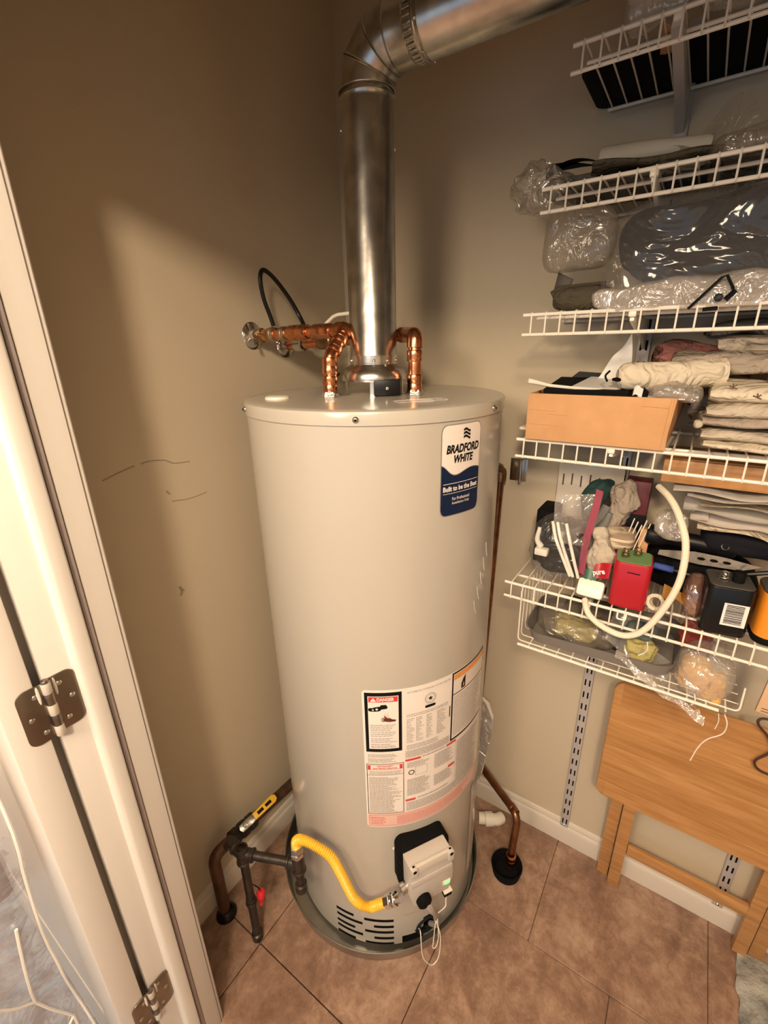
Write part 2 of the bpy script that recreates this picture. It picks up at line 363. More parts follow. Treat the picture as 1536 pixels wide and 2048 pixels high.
# real slots and the burner opening are cut out of the jacket
cut = MB()
def cutslot(th0, th1, z, h, tilt=0):
    n = 7; path = []
    for k in range(n): t = k/(n-1); path.append(cyl(th0+(th1-th0)*t, z-tilt*t, 0))
    cut.tube(path, h/2, 8)
slots = [(184.6, 195.5, .117), (184.9, 200.5, .094), (184.8, 196, .068), (184.8, 200.5, .047), (184.8, 196, .021),
         (201.6, 218, .116), (207.0, 218, .091), (201.8, 218, .068), (207, 218, .043), (201.8, 218, .020)]
for a, b, z in slots: cutslot(a, b, z, .0105)
c = cyl(237.5, .060); cut.lathe([(0, -.03), (.036, -.03), (.036, .02), (0, .02)], frame(c, (0, 0, 1), (cos(R(237.5)), sin(R(237.5)), 0)), 24)
cut.box((0, 0, 0), (.06, .030, .06), frame(cyl(229, .030), (-sin(R(229)), cos(R(229)), 0), (cos(R(229)), sin(R(229)), 0)))
cuto = cut.build('cutter', M_slot, heater, smooth=0)
mo = bodyo.modifiers.new('cut', 'BOOLEAN'); mo.object = cuto; mo.operation = 'DIFFERENCE'; mo.solver = 'EXACT'; mo.use_self = True
try: mo.material_mode = 'TRANSFER'
except Exception: pass
dg = bpy.context.evaluated_depsgraph_get(); nm = bpy.data.meshes.new_from_object(bodyo.evaluated_get(dg)); bodyo.modifiers.clear(); bodyo.data = nm
bpy.data.objects.remove(cuto)
nm.shade_smooth(); nm.set_sharp_from_angle(angle=R(35))
cap = MB().lathe([(0, 1.4335), (TR-.02, 1.4325), (TR-.002, 1.4315), (TR+.0015, 1.430), (TR+.0030, 1.427), (TR+.0030, 1.4075), (TR+.0022, 1.4068), (TR+.0004, 1.4068)], Mz, 160).build('top_cap', M_tank, heater)
for th in (146.5, 208.4, 268.2, 328):
    n = Vector((cos(R(th)), sin(R(th)), 0))
    MB().lathe([(0, .0042), (.0022, .0040), (.0046, .0028), (.0058, .0008), (.0058, 0)], frame(cyl(th, 1.4175, .003), (0, 0, 1), n), 16).build('cap_screw', M_zinc, heater)
    MB().lathe([(0, .0052), (.0022, .0049), (.0024, .0036)], frame(cyl(th, 1.4175, .003), (0, 0, 1), n), 6).build('cap_screw_socket', M_slot, heater)
MB().lathe([(0, .0055), (.021, .0055), (.0245, .004), (.0255, 0)], Matrix.Translation((.672, .716, 1.4325)), 28).build('plug_cover', M_wire, heater, label='white round plug cover')
# sticker on the top and its frame
tl = MB()
for a in (0, 1):
    M = frame((.768-.028*a, .418+.012*a, 1.4336), (.72, -.69, 0), (0, 0, 1)); w_, h_ = (.075, .034)
    for q in ((-w_/2, -h_/2, w_/2, -h_/2+.003), (-w_/2, h_/2-.003, w_/2, h_/2), (-w_/2, -h_/2, -w_/2+.003, h_/2), (w_/2-.003, -h_/2, w_/2, h_/2)):
        tl.lo_hi((q[0], q[1], 0), (q[2], q[3], .0005), M=M)
tl.build('top_sticker', M_lab, heater)
# ---- things printed on the jacket: (u along the arc in metres from th0, z)
def cmap(th0, u, z, off): return cyl(th0+math.degrees(u/TR), z, off)
def strip(mb, th0, u0, u1, lo, hi, off, n=None):
    n = n or max(2, int(abs(u1-u0)/.006)); vs = []
    for i in range(n+1):
        u = u0+(u1-u0)*i/n; a = lo(u) if callable(lo) else lo; b = hi(u) if callable(hi) else hi
        vs += [cmap(th0, u, a, off), cmap(th0, u, b, off)]
    mb.add(vs, [(2*i, 2*i+2, 2*i+3, 2*i+1) for i in range(n)]); return mb
def poly(mb, th0, pts, off):
    tri = geometry.tessellate_polygon([[Vector((p[0], p[1], 0)) for p in pts]])
    mb.add([cmap(th0, p[0], p[1], off) for p in pts], [t for t in tri]); return mb
def ctext(mb, th0, u, z, body, w=None, h=None, off=.0012, **k):
    V, F = text2d(body, w, h, **k); mb.add([cmap(th0, u+x, z+y, off) for x, y in V], F); return mb
def rr(u0, u1, z0, z1, r):
    def hi(u):
        d = max(0, r-min(u-u0, u1-u)); return z1-r+math.sqrt(max(0, r*r-d*d))
    def lo(u): return z0+z1-hi(u)
    return lo, hi
def rrstrip(mb, th0, u0, u1, z0, z1, r, off, n=40):
    lo, hi = rr(u0, u1, z0, z1, r); return strip(mb, th0, u0, u1, lo, hi, off, n)
# maker's plate
T0 = 239.6; W = .0935; Z0, Z1 = 1.2345, 1.3995
mb = rrstrip(MB(), T0, -.0015, W+.0015, Z0-.0015, Z1+.0015, .013, .0004); plate = mb.build('maker_plate', mat('plate edge', (.30, .29, .30), .3, .5), heater, label='rounded white and navy maker plate')
lo, hi = rr(0, W, Z0, Z1, .012)
wave = lambda u: 1.3105+.017*math.exp(-(u/.020)**2)*1.2-.0055*sin((u/W)*2*pi*.9+.35)+.003*(u/W)
strip(MB(), T0, 0, W, lambda u: wave(u)+.0016, hi, .0008, 40).build('plate_upper', M_lab, plate)
strip(MB(), T0, 0, W, lo, lambda u: wave(u), .0008, 40).build('plate_lower', M_navy, plate)
tx = MB(); ctext(tx, T0, .009, 1.3495, 'BRADFORD', .080, .0160, bold=.045, shear=.22); ctext(tx, T0, .026, 1.3315, 'WHITE', .048, .0150, bold=.045, shear=.22)
for k in range(3):                                        # waving flag emblem
    z = 1.3905-.0062*k
    f = lambda u, z=z: z+.0022*sin((u-.047)/.017*pi*1.6)
    strip(tx, T0, .047, .064, lambda u, f=f: f(u)-.0042, f, .0012, 10)
tx.build('plate_lettering', M_ink, plate, smooth=0)
tx = MB(); ctext(tx, T0, .004, 1.2805, 'Built to be the Best', .085, .0098, bold=.035); ctext(tx, T0, .025, 1.2625, 'For Professional', .043, .0062, bold=.01); ctext(tx, T0, .025, 1.2535, 'Installation Only', .043, .0062, bold=.01)
strip(tx, T0, .004, .090, 1.2945, 1.2955, .0012); strip(tx, T0, .004, .090, 1.2762, 1.2770, .0012)
tx.build('plate_lettering', M_lab, plate, smooth=0)
# warning label
L0 = 206.0; LW = .338; ZA, ZB = .469, .868
lab = rrstrip(MB(), L0, 0, LW, ZA, ZB, .006, .0005, 70).build('warning_label', M_lab, heater, label='large wrap-around white label with warnings and instructions')
pk = MB(); strip(pk, L0, .002, LW-.002, ZA+.002, .511, .0009, 60); pk.build('label_band', M_pink, lab)
rd = MB(); bk = MB(); gy = MB(); og = MB(); wh = MB(); wt3 = MB(); wh2 = MB()
# danger box
strip(bk, L0, .005, .083, .702, .862, .0009); strip(wh, L0, .012, .076, .711, .853, .0012)
strip(rd, L0, .0135, .0745, .838, .8515, .0015); poly(wt3, L0, [(.017, .840), (.0235, .8495), (.030, .840)], .0019); ctext(wt3, L0, .031, .8405, 'DANGER', .036, .009, off=.0019, bold=.04)
def lines(mb, u0, u1, z1, z0, step, h, jag=.25, off=.0015, seed=1):
    r = random.Random(seed); z = z1
    while z > z0:
        u = u0; e = u1-(u1-u0)*jag*r.random()
        while u < e-.001:
            wd = min(e-u, .002+.006*r.random()); strip(mb, L0, u, u+wd, z-h, z, off, 1); u += wd+.0011
        z -= step
for a, b, s in ((.778, .762, 3), (.758, .745, 4), (.741, .729, 5), (.725, .718, 6), (.7165, .712, 8)): lines(gy, .016, .073, a, b, .0048, .0022, .3, seed=s)
# tap and scalded hand
for p, q, r_ in (((.017, .8185), (.026, .8185), .0046), ((.027, .8195), (.034, .8205), .0058), ((.034, .8225), (.049, .8245), .0042), ((.040, .8285), (.049, .829), .0022)):
    n = 14; d = math.hypot(q[0]-p[0], q[1]-p[1]); a0 = math.atan2(q[1]-p[1], q[0]-p[0])
    pts = [(q[0]+r_*cos(a0-pi/2+pi*k/n), q[1]+r_*sin(a0-pi/2+pi*k/n)) for k in range(n+1)]+[(p[0]+r_*cos(a0+pi/2+pi*k/n), p[1]+r_*sin(a0+pi/2+pi*k/n)) for k in range(n+1)]
    poly(bk, L0, pts, .0015)
poly(wt3, L0, [(.0305+.0026*cos(k), .820+.0026*sin(k)) for k in [2*pi*i/12 for i in range(12)]], .0019); poly(wt3, L0, [(.0225+.0022*cos(k), .8185+.0018*sin(k)) for k in [2*pi*i/12 for i in range(12)]], .0019)
hand = MB(); poly(hand, L0, [(.070, .786), (.056, .785), (.047, .787), (.040, .7865), (.0395, .788), (.0465, .7895), (.039, .791), (.0385, .793), (.0465, .7925), (.040, .796), (.041, .7975), (.048, .795), (.0445, .801), (.0465, .802), (.052, .796), (.058, .7955), (.062, .792), (.070, .7905)], .0016)
hand.build('label_hand', mat('dark red ink', (.10, .018, .012), .4), lab, smooth=0)
fm = MB()
for k in range(4): poly(fm, L0, [(.045+.003*k, .797), (.0475+.003*k, .797), (.0455+.0025*k, .812)], .0014)
fm.build('label_steam', M_pink, lab, smooth=0)
lines(gy, .008, .072, .695, .686, .0032, .0016, .2, seed=11); lines(gy, .008, .072, .683, .672, .0032, .0016, .2, seed=12)
# safety box
def rect(mb, u0, u1, z0, z1, t, off=.0011):
    strip(mb, L0, u0, u1, z1-t, z1, off); strip(mb, L0, u0, u1, z0, z0+t, off); strip(mb, L0, u0, u0+t, z0, z1, off, 1); strip(mb, L0, u1-t, u1, z0, z1, off, 1)
rect(bk, .004, .0865, .513, .667, .0013); strip(bk, L0, .004, .0865, .6335, .6345, .0011)
strip(rd, L0, .0065, .012, .6495, .663, .0012); strip(rd, L0, .078, .0835, .6495, .663, .0012); rect(rd, .012, .078, .6495, .663, .0008)
ctext(rd, L0, .0275, .6575, 'FOR YOUR SAFETY', .035, .0042, bold=.02); ctext(rd, L0, .0185, .6515, 'READ BEFORE OPERATING', .053, .0042, bold=.02)
lines(gy, .010, .082, .6455, .637, .0033, .0016, .15, seed=21); lines(gy, .0085, .082, .628, .516, .0034, .0017, .45, seed=22)
# rating panel
ctext(gy, L0, .094, .8535, 'AUTOMATIC STORAGE WATER HEATER', .105, .0046, bold=.01)
star = [((.0052 if k % 2 == 0 else .0022)*sin(2*pi*k/10), (.0052 if k % 2 == 0 else .0022)*cos(2*pi*k/10)) for k in range(10)]
poly(bk, L0, [(.147+x*1.25, .828+y*1.25) for x, y in star], .0015)
for k in range(28):
    a = 2*pi*k/28; b_ = 2*pi*(k+1)/28
    for r0, r1 in ((.0094, .0099), (.0124, .0132)): poly(bk, L0, [(.147+r0*cos(a), .828+r0*sin(a)), (.147+r1*cos(a), .828+r1*sin(a)), (.147+r1*cos(b_), .828+r1*sin(b_)), (.147+r0*cos(b_), .828+r0*sin(b_))], .0013)
rrstrip(bk, L0, .134, .160, .8045, .8115, .0032, .0013, 12)
lines(gy, .093, .195, .798, .793, .0042, .0018, .1, seed=31)
for u0, u1, s in ((.093, .112, 32), (.114, .133, 33), (.138, .156, 34), (.164, .190, 35)): lines(gy, u0, u1, .786, .722, .0042, .0019, .6, seed=s)
lines(gy, .093, .170, .713, .704, .0045, .0022, .1, seed=36); lines(gy, .090, .203, .698, .679, .0027, .0015, .05, seed=37)
strip(bk, L0, .1975, .2000, .752, .782, .0013, 1)
# caution box round the side
strip(bk, L0, .2035, .3335, .676, .866, .0009); strip(wh2, L0, .2075, .330, .682, .862, .0012); strip(og, L0, .2085, .329, .846, .8605, .0015); strip(bk, L0, .2075, .330, .806, .8085, .0015)
poly(bk, L0, [(.232, .812), (.246, .812), (.246, .845), (.239, .838), (.232, .826)], .0017); poly(og, L0, [(.236, .817), (.243, .817), (.2395, .829)], .0019)
lines(gy, .2105, .327, .800, .688, .0042, .0019, .25, seed=41)
# lighting steps
strip(rd, L0, .090, .126, .667, .673, .0012); strip(rd, L0, .193, .222, .667, .673, .0012); lines(gy, .130, .190, .673, .669, .005, .003, .02, seed=51)
for u0, u1, za, zb, s in ((.094, .150, .663, .648, 52), (.094, .150, .612, .562, 53), (.160, .218, .663, .620, 54), (.160, .218, .600, .568, 55), (.226, .325, .663, .54, 56)): lines(gy, u0, u1, za, zb, .0034, .0018, .35, seed=s)
for k in range(16):
    a = 2*pi*k/16; b_ = 2*pi*(k+1)/16; poly(bk, L0, [(.104+.0052*cos(a), .632+.0052*sin(a)), (.104+.0072*cos(a), .632+.0072*sin(a)), (.104+.0072*cos(b_), .632+.0072*sin(b_)), (.104+.0052*cos(b_), .632+.0052*sin(b_))], .0013)
rect(gy, .113, .142, .620, .645, .0009)
strip(rd, L0, .090, .114, .545, .551, .0012); strip(rd, L0, .200, .220, .600, .606, .0012); lines(gy, .120, .200, .551, .547, .005, .003, .02, seed=57); lines(gy, .092, .322, .541, .515, .0034, .0018, .1, seed=58)
strip(gy, L0, .222, .2228, .515, .667, .0011, 1)
rect(rd, .006, LW-.008, .474, .508, .0007, .0012); lines(rd, .010, .05, .502, .480, .0052, .0016, .4, off=.0013, seed=61); lines(rd, .070, .30, .502, .480, .0052, .0014, .2, off=.0013, seed=62)
for m_, b_, nme in ((wh, M_lab, 'label_panel'), (wh2, M_lab, 'label_panel'), (wt3, M_lab, 'label_white_print'), (bk, M_ink, 'label_frame'), (rd, M_red, 'label_red_print'), (og, M_orange, 'label_orange_print')): m_.build(nme, b_, lab, smooth=0)
gy.build('fine_print', M_greyink, lab, smooth=0, kind='stuff')
MB().lathe([(0, .0022), (.004, .0018), (.0062, 0)], frame(cyl(219.4, .392), (0, 0, 1), (cos(R(219.4)), sin(R(219.4)), 0)), 14).build('jacket_plug', M_wire, heater)
# pressed cover strip low on the side and a gasketed seam
sm = MB()
strip(sm, 270.5, 0, .020, .10, .44, .0016, 6); sm.build('jacket_seam', mat('seam enamel', (.56, .52, .46), .25), heater)
sc = MB()
for k in range(5):
    th = 262+2.2*k; sc.tube([cyl(th-.6, 1.02+.03*k, .0004), cyl(th+.3, 1.0+.03*k, .0005), cyl(th+1.6, .985+.03*k, .0004)], .0005, 5)
sc.build('scuff', M_lab, heater, kind='stuff')
# burner door plate
rrstrip(MB(), 222.5, 0, .060, .058, .132, .004, .0008, 12).build('burner_plate', M_tank, heater)

# ---- drain pan
pan = MB(); PXc, PYc = .823, .597
pan.lathe([(0, .002), (.292, .002), (.294, .004), (.3005, .044), (.3025, .0465), (.3045, .046), (.3050, .0440), (.3035, .042), (.2975, .004), (.296, .0003), (0, .0003)], Matrix.Translation((PXc, PYc, .0004)), 128)
pan.build('drain_pan', M_galvd, None, 'round galvanised drain pan under the water heater', 'drain pan', loc=(PXc, PYc, 0))

# ================================================================== FLUE
hood = thing('draft_hood', 'flared steel draft hood on legs on top of the water heater', 'draft hood', (TX, TY, 1.433))
MB().lathe([(.0495, 1.512), (.0495, 1.4945), (.0525, 1.4915), (.059, 1.4875), (.0655, 1.481), (.0690, 1.472), (.0695, 1.464), (.0690, 1.4615), (.066, 1.462), (.0655, 1.471), (.060, 1.480), (.048, 1.489), (.048, 1.512)], Mz, 64).build('hood', M_galv, hood)
for th in (212, 150, 282, 30):
    n = Vector((cos(R(th)), sin(R(th)), 0)); q = Vector((TX, TY, 0))+n*.064
    MB().lo_hi((-.0055, -.0008, 0), (.0055, .0008, .032), M=frame((q.x, q.y, 1.433), n.cross(Vector((0, 0, 1))), (0, 0, 1))).build('hood_leg', M_galv, hood)
    MB().lo_hi((-.0055, -.002, 0), (.0055, .014, .0014), M=frame((q.x, q.y, 1.433), n.cross(Vector((0, 0, 1))), (0, 0, 1))).build('hood_leg_foot', M_galv, hood)
n = Vector((cos(R(222)), sin(R(222)), 0)); q = Vector((TX, TY, 0))+n*.050
bx = MB().box((0, 0, .0165), (.054, .05, .031), frame((q.x+.012, q.y-.014, 1.4335), (.62, -.78, 0), (0, 0, 1)), b=.0015).build('switch_box', M_black, hood, label='black switch box under the hood')
MB().lathe([(0, .0015), (.003, .001), (.0036, 0)], frame((q.x+.012-.0195, q.y-.014-.0155, 1.449), (0, 0, 1), (-.78, -.62, 0)), 12).build('switch_screw', M_zinc, bx)
wp = spline([(.758, .645, 1.434), (.752, .650, 1.446), (.762, .640, 1.463), (.775, .632, 1.478)], 6); MB().tube(wp, .0022, 8).build('switch_wire', M_rubber, hood)
vent = thing('vent_pipe', 'galvanised round vent pipe rising from the heater and turning over the shelves', 'vent pipe', (TX, TY, 1.5))
FR = .0485
p = MB().lathe([(FR, 1.4955), (FR+.0012, 1.497), (FR, 1.499), (FR, 1.935), (FR+.0005, 1.9405), (FR+.0022, 1.943), (FR+.0005, 1.9455), (FR-.0005, 1.957)], Mz, 64); p.build('straight_pipe', M_galv, vent)
for th in (215, 145, 285, 35, 250):
    n = Vector((cos(R(th)), sin(R(th)), 0)); q = Vector((TX, TY, 1.502))+n*FR
    MB().lathe([(0, .0038), (.002, .0036), (.0034, .002), (.0036, 0)], frame(q, (0, 0, 1), n), 8).build('sheet_screw', M_zinc, vent)
for th, z in ((128, 1.90), (302, 1.87)):
    n = Vector((cos(R(th)), sin(R(th)), 0)); MB().lathe([(0, .0038), (.0034, .002), (.0036, 0)], frame(Vector((TX, TY, z))+n*FR, (0, 0, 1), n), 8).build('sheet_screw', M_zinc, vent)
# gored elbow: rings along an arc towards -Y
eb = .066; cy_, cz = TY-eb, 1.952
def ring_at(a, r):
    c_ = Vector((TX, cy_+eb*cos(a), cz+eb*sin(a))); t = Vector((0, -sin(a), cos(a))); u = Vector((1, 0, 0)); w_ = t.cross(u)
    return [c_+(u*cos(2*pi*k/48)+w_*sin(2*pi*k/48))*r for k in range(48)]
angs = [0, 30, 60, 90]
for i in range(3):
    g = MB(); a0, a1 = R(angs[i]), R(angs[i+1]); rows = []
    for t, r in ((0, FR+.002), (.05, FR+.0028), (.09, FR+.0006), (.5, FR+.0008), (.9, FR+.0006), (.96, FR+.0018), (1.02, FR-.0002)): rows.append((t, r))
    A, B = ring_at(a0, 1), ring_at(a1, 1); ca = Vector((TX, cy_+eb*cos(a0), cz+eb*sin(a0))); cb = Vector((TX, cy_+eb*cos(a1), cz+eb*sin(a1)))
    vs = []
    for t, r in rows:
        for k in range(48): vs.append((ca+(A[k]-ca)*r)*(1-t)+(cb+(B[k]-cb)*r)*t)
    g.add(vs, [(j*48+k, j*48+(k+1) % 48, (j+1)*48+(k+1) % 48, (j+1)*48+k) for j in range(len(rows)-1) for k in range(48)])
    g.build('elbow_gore', M_galv, vent)
Mh = frame((TX, cy_, cz+eb), (1, 0, 0), (0, -1, 0))
MB().lathe([(FR-.0005, 0), (FR+.0012, .002), (FR+.0006, .004), (FR+.0006, .034), (FR-.002, .036), (FR-.002, .060)], Mh, 48).build('elbow_collar', M_galv, vent)
cr = MB()
for k in range(34):
    a = 2*pi*k/34; cr.pillow((0, 0, 0), (.0055, .0035, .020), e=.7, n=3, flat=False, M=Mh @ Matrix.Rotation(a, 4, 'Z') @ Matrix.Translation((FR-.0005, 0, .045)) @ Matrix.Rotation(pi/2, 4, 'Z'))
cr.build('crimp_ring', M_galv, vent)
MB().lathe([(FR-.001, .050), (FR+.002, .051), (FR+.0024, .054), (FR+.0008, .056), (FR+.0008, .060), (FR+.0022, .062), (FR+.0008, .064), (FR+.0008, 1.44)], Mh, 48).build('horizontal_pipe', M_galv, vent)
for a in (200, 250, 300): MB().lathe([(0, .0034), (.003, .002), (.0034, 0)], frame(Mh @ Vector(((FR+.0008)*cos(R(a)), (FR+.0008)*sin(R(a)), .058)), (0, 1, 0), Mh.to_3x3() @ Vector((cos(R(a)), sin(R(a)), 0))), 8).build('sheet_screw', M_zinc, vent)

# ================================================================== COPPER WATER LINES
def coupling(t, p, d, r=.0150, l=.030, m=M_copper, name='coupling'):
    d = Vector(d).normalized(); M = frame(Vector(p)-d*l/2, d.orthogonal(), d)
    return MB().lathe([(r-.0035, 0), (r-.0006, .0006), (r, .002), (r, l*.42), (r-.0007, l*.46), (r-.0007, l*.54), (r, l*.58), (r, l-.002), (r-.0006, l-.0006), (r-.0035, l)], M, 24).build(name, m, t)
def nipple(t, x, y):
    MB().lathe([(.019, 0), (.0195, .003), (.017, .007), (.0165, .010), (.012, .012)], Matrix.Translation((x, y, 1.4335)), 6).build('dielectric_nut', M_solder, t)
def escutcheon(t, x, z):
    M = frame((x, YW, z), (1, 0, 0), (0, -1, 0))
    MB().lathe([(.030, .0002), (.0315, .0015), (.0305, .003), (.024, .006), (.0145, .010), (.013, .013)], M, 36).build('wall_flange', M_chrome, t)
cold = thing('cold_water_line', 'bright copper water line with chrome wall flange and cross handle valve, nearer', 'water pipe', (.798, .916, 1.559))
r1 = .0132
escutcheon(cold, .798, 1.559)
vb = MB().lathe([(.012, 0), (.0125, .018), (.0165, .020), (.0165, .034), (.0125, .036), (.0125, .050), (.0155, .052), (.0155, .062), (.0125, .064)], frame((.798, .912, 1.559), (1, 0, 0), (0, -1, 0)), 8); vb.build('valve_body', M_brass, cold)
hn = MB(); M = frame((.772, .880, 1.560), (0, 0, 1), (-1, -.15, 0)); hn.lathe([(.006, -.022), (.006, 0), (.009, .001), (.009, .008), (.004, .010), (0, .010)], M, 12)
for a in range(4): hn.tube([M @ Vector((.004*cos(a*pi/2+.3), .004*sin(a*pi/2+.3), .005)), M @ Vector((.021*cos(a*pi/2+.3), .021*sin(a*pi/2+.3), .006)), M @ Vector((.025*cos(a*pi/2+.3), .025*sin(a*pi/2+.3), .006))], [.0026, .0034, .0028], 8)
hn.build('cross_handle', M_chrome, cold)
MB().tube(arc_path([(.798, .90, 1.559), (.798, .628, 1.563), (.742, .628, 1.512), (.737, .628, 1.435)], .022), r1, 20).build('pipe', M_copper, cold)
for y, m in ((.842, M_brass), (.806, M_brass), ): coupling(cold, (.798, y, 1.560), (0, 1, 0), .0163, .016, mat('pipe clamp', (.50, .40, .30), .35, 1), 'ground_clamp')
coupling(cold, (.798, .760, 1.561), (0, 1, 0), .0170, .055); coupling(cold, (.798, .690, 1.562), (0, 1, 0), .0155, .050)
MB().tube(arc_path([(.798, .650, 1.5626), (.798, .628, 1.563), (.785, .628, 1.552)], .018), .0165, 20).build('elbow', M_copper, cold)
coupling(cold, (.7765, .628, 1.5435), (1, 0, .91), .0158, .020); coupling(cold, (.757, .628, 1.5255), (1, 0, .91), .0158, .018)
coupling(cold, (.7395, .628, 1.494), (.06, 0, 1), .0156, .034); coupling(cold, (.738, .628, 1.458), (0, 0, 1), .0158, .034)
nipple(cold, .737, .628)
hot = thing('hot_water_line', 'copper water line with white lever valve passing behind the vent pipe', 'water pipe', (.905, .916, 1.535))
escutcheon(hot, .905, 1.537)
MB().tube(arc_path([(.905, .91, 1.537), (.905, .548, 1.552), (.850, .493, 1.548), (.8475, .4925, 1.435)], .030), r1, 20).build('pipe', M_copper, hot)
MB().lathe([(.0135, 0), (.0175, .003), (.0175, .018), (.020, .022), (.020, .045), (.0175, .048), (.0175, .062), (.0135, .066)], frame((.905, .800, 1.5415), (0, 0, 1), (0, -1, .03)), 10).build('valve_body', M_brass, hot)
MB().tube([(.905, .768, 1.556), (.905, .768, 1.582)], [.008, .006], 10).build('valve_stem', M_brass, hot)
MB().tube(arc_path([(.905, .780, 1.578), (.905, .768, 1.586), (.905, .750, 1.597), (.905, .735, 1.601), (.905, .655, 1.604)], .01), 0.0042, 8).build('lever', M_wire, hot, label='white lever')
MB().lathe([(.0155, -.014), (.0185, -.012), (.0185, .012), (.0155, .014)], frame((.905, .862, 1.539), (1, 0, 0), (0, -1, .02)), 16).build('ground_clamp', M_zinc, hot)
MB().tube(arc_path([(.905, .562, 1.5515), (.905, .548, 1.552), (.850, .493, 1.548), (.8475, .4925, 1.525)], .030), .0160, 20).build('elbow', M_copper, hot)
coupling(hot, (.8475, .4925, 1.510), (0, 0, 1), .0158, .022); coupling(hot, (.8475, .4925, 1.456), (0, 0, 1), .0158, .036)
nipple(hot, .8475, .4925)
MB().tube(spline([(.800, .842, 1.578), (.796, .846, 1.60), (.786, .85, 1.635), (.781, .85, 1.672), (.789, .85, 1.692), (.806, .85, 1.690), (.832, .85, 1.673), (.862, .845, 1.640), (.879, .835, 1.605), (.878, .815, 1.572)], 10), .0050, 10).build('bonding_wire', M_rubber, None, 'black bonding wire looped between the two copper water lines', 'wire', loc=(.80, .842, 1.578))

# relief discharge and its drain
dp = thing('relief_pipe', 'dull copper relief pipe running down behind the heater and bending to the drain', 'drain pipe', (1.125, .392, 1.2))
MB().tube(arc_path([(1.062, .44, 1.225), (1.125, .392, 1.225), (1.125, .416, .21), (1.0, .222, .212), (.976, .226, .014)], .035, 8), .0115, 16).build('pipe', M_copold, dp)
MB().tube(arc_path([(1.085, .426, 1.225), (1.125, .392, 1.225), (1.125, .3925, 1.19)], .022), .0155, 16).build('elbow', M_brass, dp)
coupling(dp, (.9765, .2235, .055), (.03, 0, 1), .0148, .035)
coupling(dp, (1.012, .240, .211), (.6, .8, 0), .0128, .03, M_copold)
bk_ = MB().lo_hi((1.140, .345, 1.185), (1.1645, .349, 1.245), b=.001); bk_.lo_hi((1.1630, .335, 1.185), (1.165, .380, 1.245), b=.0008); bk_.build('wall_bracket', M_zinc, dp)
fn = MB().lathe([(0, .004), (.033, .004), (.0405, .030), (.0435, .036), (.0455, .036), (.0465, .033), (.0405, .002), (.038, .0006), (0, .0006)], Matrix.Translation((.968, .231, 0)), 40)
fn.build('floor_drain', M_blackm, None, 'round black drain cup on the floor under the copper relief pipe', 'floor drain', loc=(.968, .231, 0))
pv = thing('plastic_drain_elbow', 'white plastic drain pipe stub on the floor beside the pan', 'pipe', (1.07, .32, 0))
MB().tube(arc_path([(1.062, .362, .027), (1.090, .307, .026), (1.108, .300, .020)], .02), .0185, 20).build('pipe', M_wire, pv)
MB().lathe([(.0185, 0), (.0225, .001), (.0225, .026), (.0185, .027)], frame((1.069, .343, .027), (0, 0, 1), (.55, -.83, 0)), 24).build('collar', M_wire, pv)

# ================================================================== GAS LINE
gas = thing('gas_line', 'brown and black iron gas line with drip leg beside the heater', 'gas pipe', (.43, .745, 0))
MB().tube(arc_path([(.4215, .872, .004), (.4215, .872, .236), (.490, .872, .2265)], .055, 8), .0160, 18).build('riser', M_rust, gas)
MB().lathe([(.016, .020), (.022, .016), (.029, .004), (.029, .0006), (.016, .0006)], Matrix.Translation((.4215, .8655, 0)), 24).build('floor_shade_collar', M_rubber, gas)  # black ring added to stand in for the shadow around the riser foot
q0 = Vector((.48, .872, .228)); q1 = Vector((.90, .884, .165))
MB().tube([q0, q1], .0155, 18).build('wall_pipe', M_rust, gas)
dv = (q1-q0).normalized()
def along(k): return q0+dv*k
MB().lathe([(.017, 0), (.0225, .002), (.0225, .022), (.019, .026), (.023, .036), (.023, .052), (.019, .060), (.0225, .064), (.0225, .082), (.017, .084)], frame(along(.0), (0, 0, 1), dv), 12).build('valve_body', M_iron, gas)
up = Vector((-.1, -.5, .85)).normalized()
MB().tube([along(.044)+up*.015, along(.044)+up*.038], [.0085, .007], 12).build('valve_stem', M_brass, gas)
Mhn = frame(along(.044)+up*.036, dv, up)
hd = MB().prism([(-.014, -.010), (.020, -.011), (.034, -.009), (.034, .009), (.020, .011), (-.014, .010), (-.018, 0)], .003, Mhn, b=.0006).build('valve_handle', M_zinc, gas)
MB().prism([(.030, -.010), (.100, -.0115), (.108, -.006), (.108, .006), (.100, .0115), (.030, .010)], .0055, Mhn @ Matrix.Translation((0, 0, -.0012)), b=.0015).build('handle_grip', M_yellow, hd, label='yellow grip')
pr = MB()
for a in (.042, .070): pr.prism([(a, -.0045), (a+.020, -.0045), (a+.020, .0045), (a, .0045)], .0004, Mhn @ Matrix.Translation((0, 0, .0044)))
pr.build('grip_print', M_ink, hd, smooth=0)
MB().lathe([(0, .012), (.006, .011), (.0075, .003), (.0075, 0)], frame(along(.044)+up*.039, dv, up), 6).build('handle_nut', M_zinc, gas)
nT, nE = Vector((.492, .610, .342)), Vector((.432, .745, .342)); dn_ = (nT-nE).normalized()
MB().tube([nE, nE+Vector((.004, .05, 0)), Vector((.462, .862, .236))], .0125, 16).build('nipple', M_iron, gas)
MB().tube([nE, nT], .0108, 16).build('branch_pipe', M_iron, gas)
MB().tube([(.432, .745, .355), (.432, .745, .012)], .0108, 16).build('drip_leg', M_iron, gas)
def fitting(p, d, l, r=.0152, name='fitting'):
    d = Vector(d).normalized(); MB().lathe([(r-.006, 0), (r, .0008), (r+.0012, .002), (r+.0012, .006), (r-.0006, .008), (r-.0006, l-.001), (r-.005, l)], frame(Vector(p), d.orthogonal(), d), 18).build(name, M_iron, gas)
